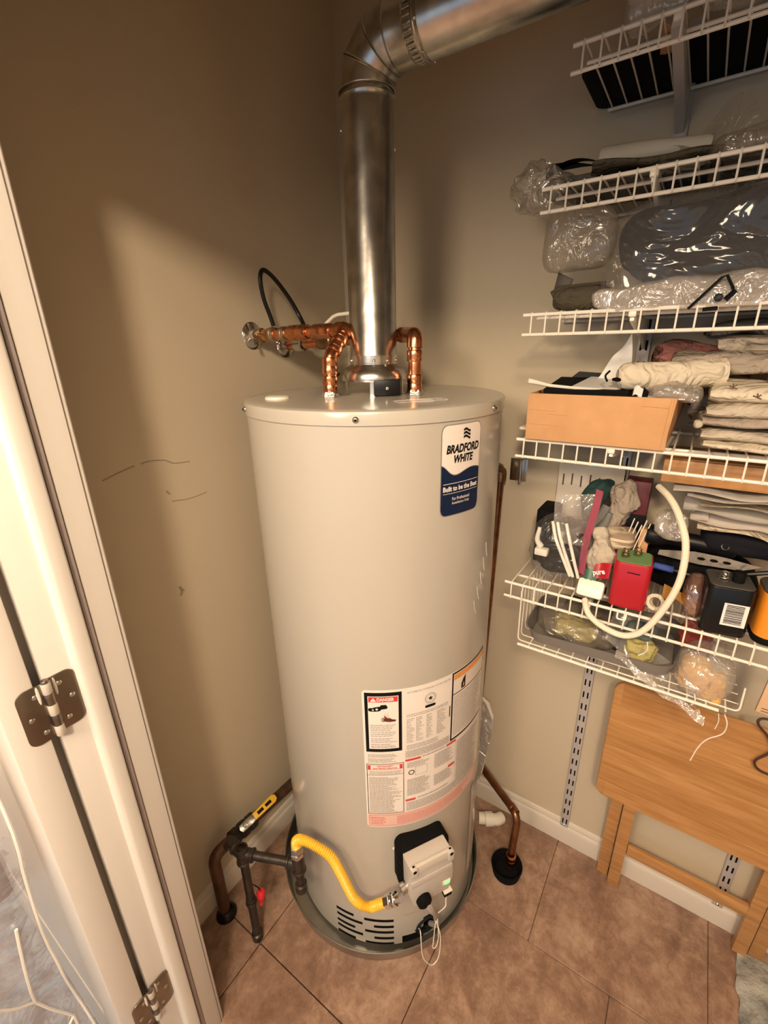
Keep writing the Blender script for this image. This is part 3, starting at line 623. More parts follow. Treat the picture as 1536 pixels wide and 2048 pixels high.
fitting(nE+Vector((0, 0, -.030)), (0, 0, 1), .050, .0162, 'tee'); fitting(nE+dn_*.032, -dn_, .034, .0155, 'tee_arm'); fitting(nE-Vector((0, -.030, 0)), (0, -1, 0), .032, .0155, 'tee_arm')
fitting((.432, .745, .150), (0, 0, 1), .020, .0135, 'coupling')
MB().lathe([(0, 0), (.0135, 0), (.015, .002), (.015, .022), (.0105, .025)], Matrix.Translation((.432, .745, .001)), 14).build('end_cap', M_iron, gas)
fitting(nT-dn_*.030, dn_, .034, .0155, 'tee_arm'); fitting(nT+Vector((0, 0, -.026)), (0, 0, 1), .056, .0160, 'tee')
MB().tube([nT, nT+Vector((0, 0, -.085))], .0105, 14).build('nipple', M_iron, gas)
MB().lathe([(0, 0), (.010, 0), (.0148, .004), (.0148, .026), (.0105, .028)], Matrix.Translation(nT+Vector((0, 0, -.100))), 14).build('end_cap', M_iron, gas)
flex = thing('flexible_gas_connector', 'yellow corrugated flexible gas connector curving across the heater front', 'gas hose', nT)
pts = [nT+Vector((0, 0, .062)), nT+Vector((.001, 0, .078)), cyl(178.6, .435, .066), cyl(184, .432, .058), cyl(191, .407, .050), cyl(195, .358, .048), cyl(197.6, .312, .046), cyl(200, .276, .045), cyl(203.5, .256, .045), cyl(207.5, .256, .046), cyl(211, .275, .050), cyl(214.6, .296, .056)]
pth = spline(pts, 22)
cum = [0]
for a, b in zip(pth, pth[1:]): cum.append(cum[-1]+(b-a).length)
N = 760; rp = []; rs = []; j = 0
for i in range(N):
    s_ = cum[-1]*i/(N-1)
    while j < len(cum)-2 and cum[j+1] < s_: j += 1
    t = (s_-cum[j])/max(1e-9, cum[j+1]-cum[j]); rp.append(pth[j].lerp(pth[j+1], t)); rs.append(.0106+.0013*sin(2*pi*s_/.0050))
MB().tube(rp, rs, 14).build('hose', M_yellow, flex, smooth=60)
def nut(p, d, r, l, m=M_chrome, parent=flex):
    d = Vector(d).normalized(); MB().lathe([(r*.7, 0), (r*.95, .0005), (r, .0015), (r, l-.0015), (r*.95, l-.0005), (r*.7, l)], frame(Vector(p), d.orthogonal(), d), 6).build('flare_nut', m, parent, smooth=20)
nut(nT+Vector((0, 0, .030)), (0, 0, 1), .0165, .014); nut(nT+Vector((0, 0, .044)), (0, 0, 1), .0150, .020)
ed = (pth[-1]-pth[-8]).normalized()
nut(pth[-1]-ed*.002, ed, .0150, .020); 
MB().tube([pth[-1]+ed*.014, pth[-1]+ed*.050], .0100, 14).build('adapter', M_chrome, flex); nut(pth[-1]+ed*.024, ed, .0152, .010)
pg = thing('red_wire_nut', 'small red plastic cap hanging beside the drip leg', 'cap', (.452, .735, .16))
MB().lathe([(.004, -.028), (.0065, -.027), (.0085, -.004), (.0115, 0), (.0115, .014), (.008, .019), (0, .020)], frame((.452, .728, .165), (1, 0, 0), (.12, 0, 1)), 12).build('cap', mat('red plastic', (.55, .02, .03), .35), pg)
MB().tube(spline([(.4535, .728, .182), (.449, .733, .20), (.441, .741, .215)], 5), .0016, 6).build('tie', M_rubber, pg)

# ---- gas control on the heater
TH = 238.0; nv = Vector((cos(R(TH)), sin(R(TH)), 0)); tv = Vector((-sin(R(TH)), cos(R(TH)), 0)); kz = Vector((0, 0, 1))
gc = thing('gas_control_valve', 'grey gas control box with green light on a black bracket, low on the heater', 'gas control', cyl(TH, .27))
def GV(off): m = Matrix((tv, kz, nv)).transposed().to_4x4(); m.translation = cyl(TH, 0, off); return m
def tilt(P, off): return P
MB().prism([(x-.030, y+.372) for x, y in rrect(.124, .140, .020)], .050, GV(-.012), b=.004).build('back_housing', M_blackm, gc)
rib = MB()
for k in range(4): rib.lo_hi((-.0945, .325+.024*k, .010), (-.0905, .338+.024*k, .034), M=GV(0))
rib.build('housing_rib', M_blackm, gc)
MB().prism([(-.092, .446), (.014, .446), (.026, .375), (.026, .335), (.014, .300), (-.078, .300), (-.090, .345)], .036, GV(.034), b=.005).build('cover', M_greyp, gc)
MB().prism([(-.092, .450), (.016, .450), (.021, .424), (-.091, .424)], .010, GV(.068), b=.003).build('cover_ledge', mat('light grey plastic', (.60, .55, .49), .5), gc)
for x in (-.083, .011):
    MB().prism([(a+x, b+.434) for a, b in rrect(.016, .032, .005)], .013, GV(.068), b=.002).build('cover_clip', M_greyp, gc)
    MB().lathe([(0, .0005), (.004, .0008), (.005, 0)], frame(GV(.0808) @ Vector((x, .442, 0)), (0, 0, 1), nv), 12).build('clip_hole', M_slot, gc)
MB().prism([(-.088, .392), (.020, .392), (.022, .372), (-.086, .372)], .0025, GV(.0695), b=.001).build('cover_step', M_greyp, gc)
MB().prism([(x+.007, y+.333) for x, y in rrect(.022, .015, .003)], .0014, GV(.0698), b=.0004).build('light_window', M_wire, gc)
MB().prism([(x+.008, y+.3325) for x, y in rrect(.013, .010, .002)], .0014, GV(.0708), b=.0003).build('green_light', mat('green LED', (.10, .9, .10), .4, emit=1.3), gc, label='lit green light')
MB().lathe([(0, .018), (.014, .018), (.0175, .015), (.0185, 0)], frame(GV(.066) @ Vector((-.056, .318, 0)), (0, 0, 1), nv), 24).build('knob', M_blackm, gc, label='round black knob')
MB().lo_hi((.002, .280, .05), (.022, .296, .072), M=GV(0)).build('wire_socket', M_slot, gc)
MB().lo_hi((.000, .296, .055), (.022, .2995, .075), M=GV(0)).build('socket_tab', M_wire, gc)
MB().tube([GV(.048) @ Vector((-.080, .355, 0)), GV(.050) @ Vector((-.104, .352, 0))], .0125, 14).build('gas_inlet', M_zinc, gc)
wl = spline([GV(.070) @ Vector((-.050, .312, 0)), GV(.082) @ Vector((-.042, .290, 0)), GV(.080) @ Vector((-.030, .262, 0)), GV(.072) @ Vector((-.022, .235, 0)), GV(.060) @ Vector((-.012, .190, 0)), GV(.04) @ Vector((.004, .12, 0)), GV(.01) @ Vector((.002, .075, 0))], 8)
MB().tube(wl, [.0125-.006*min(1, i/16) for i in range(len(wl))], 10).build('burner_tube', mat('grey sleeve', (.33, .29, .26), .5), gc)
MB().tube(spline([GV(.064) @ Vector((.012, .282, 0)), GV(.066) @ Vector((.010, .255, 0)), GV(.070) @ Vector((.006, .240, 0)), GV(.074) @ Vector((-.020, .238, 0)), GV(.066) @ Vector((-.020, .205, 0))], 6), .0015, 6).build('sensor_wire', M_wire, gc)
MB().tube(spline([GV(.012) @ Vector((-.035, .085, 0)), GV(.06) @ Vector((-.060, .190, 0)), GV(.085) @ Vector((-.070, .225, 0)), GV(.092) @ Vector((-.068, .150, 0)), GV(.094) @ Vector((-.052, .105, 0)), GV(.094) @ Vector((-.036, .090, 0)), GV(.094) @ Vector((-.022, .115, 0)), GV(.09) @ Vector((-.018, .180, 0)), GV(.080) @ Vector((-.024, .225, 0))], 10), .0013, 6).build('igniter_wire', M_wire, gc)
MB().tube(spline([GV(.080) @ Vector((-.026, .228, 0)), GV(.088) @ Vector((-.036, .170, 0)), GV(.09) @ Vector((-.038, .150, 0)), GV(.09) @ Vector((-.030, .146, 0)), GV(.088) @ Vector((-.022, .170, 0)), GV(.08) @ Vector((-.021, .230, 0))], 8), .0011, 6).build('igniter_wire', M_wire, gc)
MB().lathe([(.020, -.006), (.028, -.004), (.033, .002), (.033, .006), (.026, .008), (.018, .004)], frame(cyl(237.5, .058, -.004), (0, 0, 1), (cos(R(237.5)), sin(R(237.5)), 0)), 28).build('sight_ring', mat('blue black steel', (.02, .03, .04), .35, .5), gc)

# paper pouch on the far side of the heater
pc = thing('manual_pouch', 'clear pouch of folded white papers on the far side of the heater', 'papers', (1.0, .35, .3))
def pouch(mb, pts, t): 
    P = [Vector(p) for p in pts]; k = len(P); n = Vector((t, .2*t, 0)); return mb.add(P+[p+n for p in P], [tuple(range(k-1, -1, -1)), tuple(range(k, 2*k))]+[(i, (i+1) % k, (i+1) % k+k, i+k) for i in range(k)])
pouch(MB(), [(1.020, .372, .53), (1.022, .347, .500), (1.020, .328, .455), (1.018, .343, .330), (1.018, .352, .270), (1.018, .372, .25)], .002).build('paper', M_paper, pc, smooth=0)
pouch(MB(), [(1.030, .372, .56), (1.030, .345, .545), (1.030, .329, .505), (1.030, .331, .44), (1.028, .350, .270), (1.028, .372, .26)], .006).build('paper', M_lab, pc, smooth=0)
pouch(MB(), [(1.016, .372, .57), (1.016, .350, .555), (1.016, .326, .505), (1.015, .326, .45), (1.014, .350, .265), (1.014, .372, .25)], .0006).build('pouch', FILMD, pc, smooth=0)

# ================================================================== WIRE SHELVES
XF = .905
def wire_shelf(z, ye, label, yr=-.62):
    t = thing('wire_shelf', label, 'shelf', (1.03, ye, z), 'white wire shelves on the beige wall')
    for x, dz, r in ((XF, 0, .0032), (XF-.0005, -.034, .0030), (.957, -.0042, .0030), (1.148, -.0042, .0030)):
        MB().tube([(x, ye+(.006 if x < .95 else -.004), z-.003+dz), (x, yr, z-.003+dz)], r, 8).build('rail', M_wire, t)
    first = None; n = int((ye-yr)/.0254)
    for k in range(n):
        y = ye-.010-.0254*k
        if first is None:
            first = MB().tube(arc_path([(1.152, y, z-.0015), (XF-.003, y, z+.0008), (XF-.0042, y, z-.039)], .005, 3), .0016, 6).build('wire', M_wire, t)
        else: copypart(first, t, (0, -.0254*k, 0))
    return t
SH = [(1.955, .243, 'white wire shelf topmost of all, carrying a shallow black bin'), (1.775, .272, 'white wire shelf second from top, under the plastic wrapped clothes'),
      (1.581, .287, 'white wire shelf carrying the big clear bag of dark cushions'), (1.351, .281, 'white wire shelf carrying the open cardboard box and folded linen'),
      (1.027, .281, 'lowest full white wire shelf, carrying batteries and zip bag')]
for z, ye, lb in SH: wire_shelf(z, ye, lb)
# slotted standards and brackets
def standard(y, z0, z1, label):
    t = thing('slotted_standard', label, 'shelf standard', (XW, y, z0), 'slotted shelf standards')
    MB().lo_hi((XW-.010, y-.0125, z0), (XW-.0004, y+.0125, z1), b=.0015).build('channel', M_stand, t)
    n = int((z1-z0-.03)/.042); first = None
    for k in range(n):
        z = z0+.020+.042*k
        if first is None:
            sb = MB()
            for dy in (-.0055, .0055): sb.lo_hi((XW-.0106, y+dy-.0019, z), (XW-.0085, y+dy+.0019, z+.020))
            first = sb.build('slot_pair', M_slot, t, smooth=0)
        else: copypart(first, t, (0, 0, .042*k))
    MB().lathe([(0, .0025), (.003, .002), (.0045, 0)], frame((XW-.010, y, z0+.012), (0, 0, 1), (-1, 0, 0)), 10).build('screw', M_zinc, t)
standard(.112, .062, 2.05, 'long grey slotted standard left bare beneath the hanging basket')
standard(-.292, .062, 2.05, 'grey slotted standard behind the folded wooden table')
def bracket(y, z, label, big=False):
    t = thing('shelf_bracket', label, 'shelf bracket', (XW-.012, y, z), 'shelf brackets under the wire shelves')
    P = [(0, -.006), (-.245, -.006), (-.247, -.016), (-.230, -.020), (-.06, -.045), (0, -.065)]
    tk = .015 if big else .007
    M = frame((XW-.0105, y+tk/2, z-.004), (1, 0, 0), (0, -1, 0))
    MB().prism(P, tk, M, b=.001).build('arm', M_stand if big else M_wire, t)
    MB().lo_hi((XF-.002, y-.006, z-.014), (XF+.014, y+.006, z-.005), b=.002).build('clip', M_wire, t)
names = ['topmost', 'second', 'third', 'fourth', 'lowest']
for (z, ye, _), nme in zip(SH, names):
    bracket(.112, z, 'shelf bracket carrying the %s wire shelf, on the long bare standard' % nme, nme == 'topmost')
    bracket(-.292, z, 'shelf bracket carrying the %s wire shelf, on the table standard' % nme)

# hanging basket below the lowest shelf
bk = thing('hanging_basket', 'white wire basket hanging below the lowest wire shelf', 'basket', (1.0, .05, .885))
y0, y1, zb = .243, -.165, .888
MB().tube([(.882, y0-.003, zb), (.882, y1+.03, zb)], .0032, 8).build('front_rod', M_wire, bk)
MB().tube(arc_path([(.888, y0, 1.020), (.892, y0, zb+.004), (.892, y1, zb+.004), (.900, y1, .940)], .010, 4), .0016, 6).build('frame_wire', M_wire, bk)
first = None
for k in range(13):
    y = y0-.028-.030*k
    if first is None: first = MB().tube(arc_path([(1.15, y, 1.018), (1.14, y, zb+.004), (.882, y, zb+.003)], .012, 4), .0015, 6).build('wire', M_wire, bk)
    else: copypart(first, bk, (0, -.030*k, 0))
f2 = None
for k in range(8):
    x = .915+.030*k
    if f2 is None: f2 = MB().tube(arc_path([(x, y0, 1.020), (x, y0, zb+.004), (x, y1, zb+.004)], .010, 4), .0011, 6).build('hoop_wire', M_wire, bk)
    else: copypart(f2, bk, (.030*k, 0, 0))
MB().tube(arc_path([(XF, .055, 1.0235), (XF-.006, .055, 1.010), (XF-.006, .040, 1.010), (XF, .040, 1.0235)], .004), .0018, 6).build('hook', M_wire, bk)

# ================================================================== FOLDED TABLE
tb = thing('folding_table', 'golden oak folding tray table folded flat against the wall', 'table', (1.12, -.19, 0))
XT = 1.066; ty0, ty1, tz0, tz1 = .042, -.455, .375, .745
Mt = frame((XT, (ty0+ty1)/2, (tz0+tz1)/2), (0, -1, 0), (-1, 0, .02))
top = MB().prism(rrect(ty0-ty1, tz1-tz0, .028, 6), .014, Mt @ Matrix.Translation((0, 0, -.007)), b=.004).build('tabletop', M_oak, tb)
hs = [.052, .062, .060, .066, .064, .066]; zz = tz0
for k, h in enumerate(hs):                                # glued boards, each a hair proud
    i0 = .020 if k in (0, 5) else .003
    P = [(-(ty0-ty1)/2+i0, -.5*h+.0008), ((ty0-ty1)/2-i0, -.5*h+.0008), ((ty0-ty1)/2-i0, .5*h-.0008), (-(ty0-ty1)/2+i0, .5*h-.0008)]
    zc = zz+h/2-(tz0+tz1)/2
    if k == 0: P = [(x, max(y, -.5*h+.004)) for x, y in P]
    MB().prism(P, .0012+.0004*(k % 2), Mt @ Matrix.Translation((0, zc if True else 0, .0068)), b=.0004).build('plank', (M_oak, M_oak2, M_oak, M_oak2, M_oak, M_oak2)[k], top, smooth=0); zz += h
def leg(y, x0, x1, z1=.70):
    MB().prism([(-.0145, -.010), (.0145, -.010), (.0145, .010), (-.0145, .010)], z1, frame((x0, y, .001), (0, 1, 0), (x1-x0, 0, z1)), b=.003).build('leg', M_oak, tb)
leg(-.014, 1.132, 1.108); leg(-.046, 1.112, 1.095); leg(-.350, 1.116, 1.095); leg(-.384, 1.126, 1.104)
for z, x in ((.165, 1.109), (.62, 1.098)):
    MB().lo_hi((x-.007, -.342, z-.019), (x+.007, -.062, z+.019), b=.003).build('crossbar', M_oak, tb)

# ================================================================== SHELF 1 and 2 CONTENTS
def bag(name, m, label, cat, c, d, e=.5, n=22, amp=.01, fr=14, seed=1, ridge=.008, M=None):
    o = MB().pillow(c, d, e, n, amp, fr, seed, M=M, ridge=ridge); return o.build(name, m, None, label, cat, loc=(c[0], c[1], c[2]-d[2]/2))
bin_ = thing('black_bin', 'shallow black plastic bin lying on the topmost wire shelf', 'bin', (1.06, -.1, 1.956))
MB().prism(rrect(.166, .72, .022, 6), .008, Matrix.Translation((1.084, -.098, 1.9568)), b=.003).build('bin_floor', M_blackm, bin_)
rim_ = MB(); A = rrect(.160, .714, .022, 6); n_ = len(A)
rim_.add([(1.084+x, -.098+y, 1.9648) for x, y in A]+[(1.086+x*.95, -.098+y*.99, 1.974) for x, y in A], [(i, (i+1) % n_, (i+1) % n_+n_, i+n_) for i in range(n_)]); rim_.build('bin_wall', M_blackm, bin_)
bag('plastic_scrap', FILMH, 'crumpled clear plastic scrap at the front of the topmost shelf', 'plastic bag', (.935, .140, 1.978), (.05, .075, .045), amp=.012, n=12)
bag('plastic_scrap', FILMH, 'brownish clear plastic scrap lying behind the lip of the topmost shelf', 'plastic bag', (.940, .045, 1.980), (.05, .085, .050), amp=.012, n=12, seed=4)
MB().sheet(lambda u, v: (.93+.10*u, .135-.028*v+.01*u, 1.958-.022*v*(1-u)+.002*sin(6*u)), 6, 5).build('cardboard_tab', M_cardd, None, 'folded cardboard tab poking below the topmost wire shelf', 'cardboard', loc=(.95, .13, 1.95))

M_olive = mat('olive cloth', (.075, .062, .038), .85, bump=.2, bscale=200, wr=.8)
M_grn = mat('grey green cloth', (.115, .105, .080), .85, col2=(.085, .075, .058), scale=12, wr=.8)
M_dark = mat('navy black cloth', (.006, .006, .010), .8, spec=.2, bump=.2, bscale=120)
M_lin = mat('beige linen', (.52, .45, .36), .9, col2=(.46, .39, .31), scale=18, bump=.25, bscale=220, wr=.8)
M_lin2 = mat('taupe linen', (.36, .30, .24), .9, bump=.25, bscale=220, wr=.8)
M_lin3 = mat('cream linen', (.66, .58, .45), .9, bump=.2, bscale=200, wr=.8)
M_gryc = mat('grey cloth', (.24, .215, .19), .9, bump=.25, bscale=200, wr=.8)
M_pinkc = mat('dusty pink cloth', (.36, .15, .13), .9, bump=.2, bscale=200, wr=.8)
M_foam = mat('white foam wrap', (.55, .50, .42), .6)

def fold(mb, c, L, W_, Ts, ang=0, amp=.004, seed=0, tiltv=0, sag=0):
    """soft folded cloth: one thick layer with a rounded fold at its near end and slightly rippled faces"""
    n = 30; vs = []; cs = 28
    M = Matrix.Translation(c) @ Matrix.Rotation(ang, 4, 'Z') @ Matrix.Rotation(tiltv, 4, 'Y')
    for i in range(n+1):
        u = i/n-.5
        for k in range(cs):
            a = 2*pi*k/cs; ca, sa = cos(a), sin(a)
            q = (abs(ca)**.5*(1 if ca >= 0 else -1)*W_/2, abs(sa)**.8*(1 if sa >= 0 else -1)*Ts/2)
            taper = 1-.35*max(0, abs(u)*2-.86)/.14
            p = Vector((q[0], u*L, q[1]*taper-sag*(4*u*u)))
            p.z += 1.3*amp*noise.noise(Vector((p.x*16, p.y*12, seed*3.3+p.z*30))); p.x += amp*2*noise.noise(Vector((p.y*20+seed, p.z*60, 2.2))); p.y += amp*1.5*noise.noise(Vector((p.x*25+seed, p.z*60, 5.2)))
            vs.append(p)
    fs = [(i*cs+k, i*cs+(k+1) % cs, (i+1)*cs+(k+1) % cs, (i+1)*cs+k) for i in range(n) for k in range(cs)]
    fs += [tuple(range(cs-1, -1, -1)), tuple(n*cs+k for k in range(cs))]
    return mb.add(vs, fs, M)
def cloth(name, m, label, c, L, W_, Ts, layers=1, cat='cloth', group=None, **k):
    mb = MB()
    for i in range(layers):
        s = dict(k); s['seed'] = k.get('seed', 0)+i
        fold(mb, (c[0], c[1], c[2]+(i-(layers-1)/2)*Ts), L*(1-.02*i), W_*(1-.03*(i % 2)), Ts*1.02, **s)
    return mb.build(name, m, None, label, cat, group, loc=(c[0], c[1], c[2]-layers*Ts/2), smooth=50)

vz = thing('folded_visor', 'black card visor with curved top at the end of the second shelf', 'visor', (1.02, .26, 1.80))
MB().sheet(lambda u, v: (1.000+.05*v, .303-.095*u, 1.818+.016*sin(pi*min(1, u*.9+.1))+.004*u+.008*v), 12, 4).build('brim', M_blackm, vz)
MB().sheet(lambda u, v: (1.000, .303-.095*u*v**.3, 1.818+.016*sin(pi*min(1, u*.9+.1))+.004*u-.012*v+.006*u*v), 12, 4).build('brim_edge', M_blackm, vz)
MB().pillow((1.03, .255, 1.798), (.10, .11, .026), .5, 10, .006, 20, 3).build('crown', M_grn, vz)
MB().tube(spline([(1.035, .215, 1.832), (1.03, .13, 1.830), (1.03, .05, 1.822)], 6), [.022-.0009*min(k, 8) for k in range(13)], 16).build('foam_roll', M_foam, None, 'pale foam roll lying on the second wire shelf', 'roll', loc=(1.03, .13, 1.80))
for i, (c, L, W_, t, m, a, lb) in enumerate([((1.04, .17, 1.787), .24, .16, .020, M_grn, .05, 'grey green folded cloth at the end of the second shelf'), ((1.02, .12, 1.805), .20, .13, .014, M_olive, .12, 'thin olive cloth lying over the grey green cloth'), ((1.05, -.12, 1.800), .30, .18, .040, M_gryc, 0, 'thick grey folded cloth farther along the second shelf')]):
    cloth('folded_cloth', m, lb, c, L, W_, t, ang=a, seed=i+4, amp=.006)
FB = film('smoky film', haze=.26, gloss=.07, rough=.2, bscale=16, hazecol=(.36, .30, .23))
bag('clear_bag', FILMD, 'dusty clear plastic wrap bunched over the end of the second shelf', 'plastic bag', (1.0, .305, 1.795), (.10, .095, .060), .7, 26, .014, 24, 3, .024)
MB().sheet(lambda u, v: (.985+.02*sin(5*v)+.03*u, .085-.095*v+.02*u, 1.80+.075*u*(.35+.65*v)+.008*sin(7*v+3*u)), 14, 14).build('clear_sheet', FB, None, 'upright creased clear plastic sheet over the second shelf cloths', 'plastic sheet', loc=(1.0, .04, 1.80))
bag('clear_bag', FB, 'long clear plastic bag covering the cloths along the second shelf', 'plastic bag', (1.03, -.16, 1.797), (.20, .42, .036), .4, 20, .006, 12, 9, .008)

# ================================================================== SHELF 3: BIG CLEAR BAG
FILMB = film('big bag film', haze=.07, gloss=.045, rough=.10, bscale=7, bump=1.0)
bag('dark_cushion', M_dark, 'navy black cushion inside the big clear bag', 'cushion', (1.035, -.045, 1.685), (.18, .40, .112), .45, 16, .012, 10, 3)
bag('grey_cushion', mat('slate cloth', (.085, .085, .092), .85), 'slate grey cushion at the bottom of the big clear bag', 'cushion', (1.035, -.05, 1.606), (.18, .37, .046), .45, 14, .008, 12, 5)
bag('clear_bag', FILMB, 'big clear plastic bag of dark cushions on the third shelf', 'plastic bag', (1.025, -.055, 1.664), (.225, .455, .160), .40, 40, .010, 9, 7, .012)
wrap = film('white tissue film', haze=.42, gloss=.2, rough=.2, bscale=26, hazecol=(.62, .56, .50))
bag('plastic_fold', wrap, 'bunched milky plastic fold drooping over the lip of the third shelf', 'plastic bag', (.918, .035, 1.596), (.034, .27, .042), .6, 26, .010, 16, 8, .014)
rc = MB(); Mr = frame((.8955, .002, 1.594), (0, -1, 0), (-1, 0, .1))
for a in ((-.027, -.022, .012, .026), ): rc.tube([Mr @ Vector((-.033, -.020, 0)), Mr @ Vector((.002, .020, .003)), Mr @ Vector((.008, .023, .002)), Mr @ Vector((.019, .004, 0))], .0022, 6)
rc.tube([Mr @ Vector((-.014, -.022, 0)), Mr @ Vector((.005, -.021, 0))], .0030, 6); rc.tube([Mr @ Vector((.012, -.010, 0)), Mr @ Vector((.022, .002, 0))], .0040, 6)
rc.lathe([(0, .002), (.006, .0), (0, -.002)], Mr @ Matrix.Translation((.003, -.006, 0)), 8)
rc.build('recycling_mark', M_ink, None, 'black triangular recycling mark printed on the big clear bag', 'mark', loc=(.896, .002, 1.594))
ht = thing('olive_cap', 'olive brown peaked cap at the end of the third shelf', 'cap', (1.0, .215, 1.584))
MB().pillow((1.03, .215, 1.606), (.14, .105, .044), .55, 12, .004, 14, 2).build('crown', M_olive, ht)
MB().prism([(0, 0), (.016, .010), (.098, .012), (.098, -.028), (.028, -.028), (.008, -.014)], .010, frame((1.0, .273, 1.621), (0, -1, 0), (-1, 0, .15)), b=.003).build('peak', M_olive, ht)
MB().prism([(0, 0), (.03, .004), (.034, .020), (.006, .034)], .004, frame((1.0, .268, 1.622), (0, -1, 0), (-1, 0, 0)), b=.001).build('cap_strap', mat('dark brown leather', (.035, .022, .014), .5), ht)
bag('clear_bag', FB, 'smoky clear plastic bag hanging in front of the olive cap', 'plastic bag', (1.0, .232, 1.708), (.06, .120, .105), .5, 22, .006, 9, 12, .007)

# ================================================================== SHELF 4: BOX AND LINEN
zd = 1.352
cb = thing('cardboard_box', 'shallow open cardboard box full of papers on the fourth shelf', 'box', (1.0, .15, zd))
bx0, bx1, by0, by1, bh = .893, 1.125, .031, .266, .088
t_ = .0035
MB().lo_hi((bx0, by0, zd+.002), (bx1, by1, zd+.005)).build('bottom', M_cardd, cb)
MB().lo_hi((bx0-.0012, by0-.002, zd+.001), (bx0+t_, by1+.001, zd+bh), b=.0008).build('front_wall', M_card, cb)
MB().lo_hi((bx1-t_, by0, zd+.002), (bx1, by1, zd+bh), b=.0008).build('back_wall', M_card, cb)
MB().add([(bx0, by0, zd+.002), (bx1, by0-.004, zd+.002), (bx1, by0-.018, zd+bh), (bx0, by0-.006, zd+bh), (bx0, by0+t_, zd+.002), (bx1, by0+t_, zd+.002), (bx1, by0+t_-.016, zd+bh), (bx0, by0+t_-.004, zd+bh)],
         [(0, 1, 2, 3), (4, 7, 6, 5), (3, 2, 6, 7), (0, 3, 7, 4), (1, 5, 6, 2), (0, 4, 5, 1)]).build('side_wall', M_card, cb)
MB().lo_hi((bx0, by1-t_, zd+.002), (bx1, by1, zd+bh), b=.0008).build('side_wall', M_card, cb)
cre = MB()
for z, a, b_ in ((.030, .20, .262), (.057, .215, .262), (.050, .19, .23), (.072, .033, .075)): cre.tube([(bx0-.0012, a, zd+z), (bx0-.0012, b_, zd+z+.002)], .0009, 5)
cre.tube([(bx0-.0008, by0+.006, zd+.004), (bx0-.0008, by0+.002, zd+bh-.002)], .0012, 5)
cre.build('crease', M_card, cb, kind='stuff')
zt = zd+bh
def card(name, m, label, pts, t=.0015, cat='card'):
    P = [Vector(p) for p in pts]; n = (P[1]-P[0]).cross(P[-1]-P[0]).normalized()*t
    mb = MB(); k = len(P); mb.add(P+[p+n for p in P], [tuple(range(k-1, -1, -1)), tuple(range(k, 2*k))]+[(i, (i+1) % k, (i+1) % k+k, i+k) for i in range(k)])
    o = mb.build(name, m, None, label, cat, loc=P[0], smooth=0); return o
MB().tube([(.900, .273, zt+.022), (.905, .263, zt+.020), (.915, .235, zt+.013), (.93, .13, zt+.004)], [.0055, .0045, .003, .0025], 8).build('plastic_knife', M_wire, None, 'white plastic knife lying across the papers in the cardboard box', 'knife', loc=(.92, .2, zt))
card('black_card', M_black, 'shiny black card sticking up from the back of the cardboard box', [(1.06, .250, zt+.004), (1.05, .245, zt+.003), (1.06, .215, zt+.030), (1.075, .165, zt+.026), (1.06, .150, zt+.004)])
card('black_folder', M_blackm, 'flat black folder under the white plastic knife in the box', [(.91, .245, zt-.001), (.91, .10, zt-.002), (1.06, .10, zt+.010), (1.06, .25, zt+.012)], .008)
card('paper_sheet', M_paper, 'white paper sheet on top of the black folder in the box', [(.935, .20, zt+.010), (.93, .115, zt+.006), (1.05, .105, zt+.018), (1.06, .19, zt+.020)])
MB().sheet(lambda u, v: (1.045-.03*(1-u)*v, .188-.062*v*(1-.0*u)-.055*u*(1-v)*.2-.01*sin(3*u), zt+.010+.092*u**1.3*(.12+.88*v)+.004*sin(9*v+4*u)), 12, 12).build('torn_wrapper', M_paper, None, 'torn white paper wrapper standing up in a point behind the box', 'wrapper', loc=(1.04, .15, zt+.01))
cr2 = thing('rolled_cloth', 'rolled pale linen with a dark slit in its near end, on the box', 'rolled cloth', (.95, .07, zt+.02))
path = spline([(.932, .124, zt+.031), (.945, .09, zt+.031), (.97, .04, zt+.032), (1.0, -.03, zt+.036)], 6)
MB().tube(path, [.012, .020, .0225, .0235]+[.0235]*(len(path)-4), 18).build('roll', M_lin3, cr2)
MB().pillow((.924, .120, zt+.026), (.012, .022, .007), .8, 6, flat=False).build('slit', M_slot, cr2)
MB().tube(spline([(.930, .137, zt+.040), (.922, .142, zt+.032), (.924, .138, zt+.022)], 4), .0018, 6).build('edge', M_ink, cr2)
pk = thing('crumpled_tag', 'small crumpled black and white tag on the front of the box', 'tag', (.905, .072, zt))
MB().sheet(lambda u, v: (.902+.012*v, .092-.014*u, zt+.001+.014*v+.003*sin(5*u)), 4, 4).build('tag', M_paper, pk); MB().sheet(lambda u, v: (.904+.012*v, .078-.009*u, zt-.001+.016*v*(1-u*.5)), 4, 4).build('tag_back', M_ink, pk)
bag('bubble_scrap', wrap, 'crumpled bubble wrap scrap in the near corner of the box', 'bubble wrap', (.95, .035, zt+.004), (.09, .075, .026), .6, 16, .008, 30, 3, .008)
card('printed_sheet', M_lab, 'printed leaflet lying flat in the near half of the box', [(.90, .085, zt-.002), (.905, .015, zt-.003), (1.05, .01, zt+.002), (1.05, .09, zt+.003)])
MB().lo_hi((.97, .272, zd+.003), (1.07, .305, zd+.010), b=.003).build('white_tray_edge', M_wire, None, 'white plastic tray edge poking out beyond the cardboard box', 'tray', loc=(1.0, .28, zd+.003))
bt = film('bag tissue', haze=.5, gloss=.15, bscale=20, hazecol=(.62, .54, .44))
G = 'folded linen beside the cardboard box'
cloth('folded_cloth', M_lin3, 'cream folded cloth with little dark sprigs, top of the linen pile', (.99, -.125, 1.447), .215, .14, .030, ang=.03, seed=1, group=G)
sprig = MB()
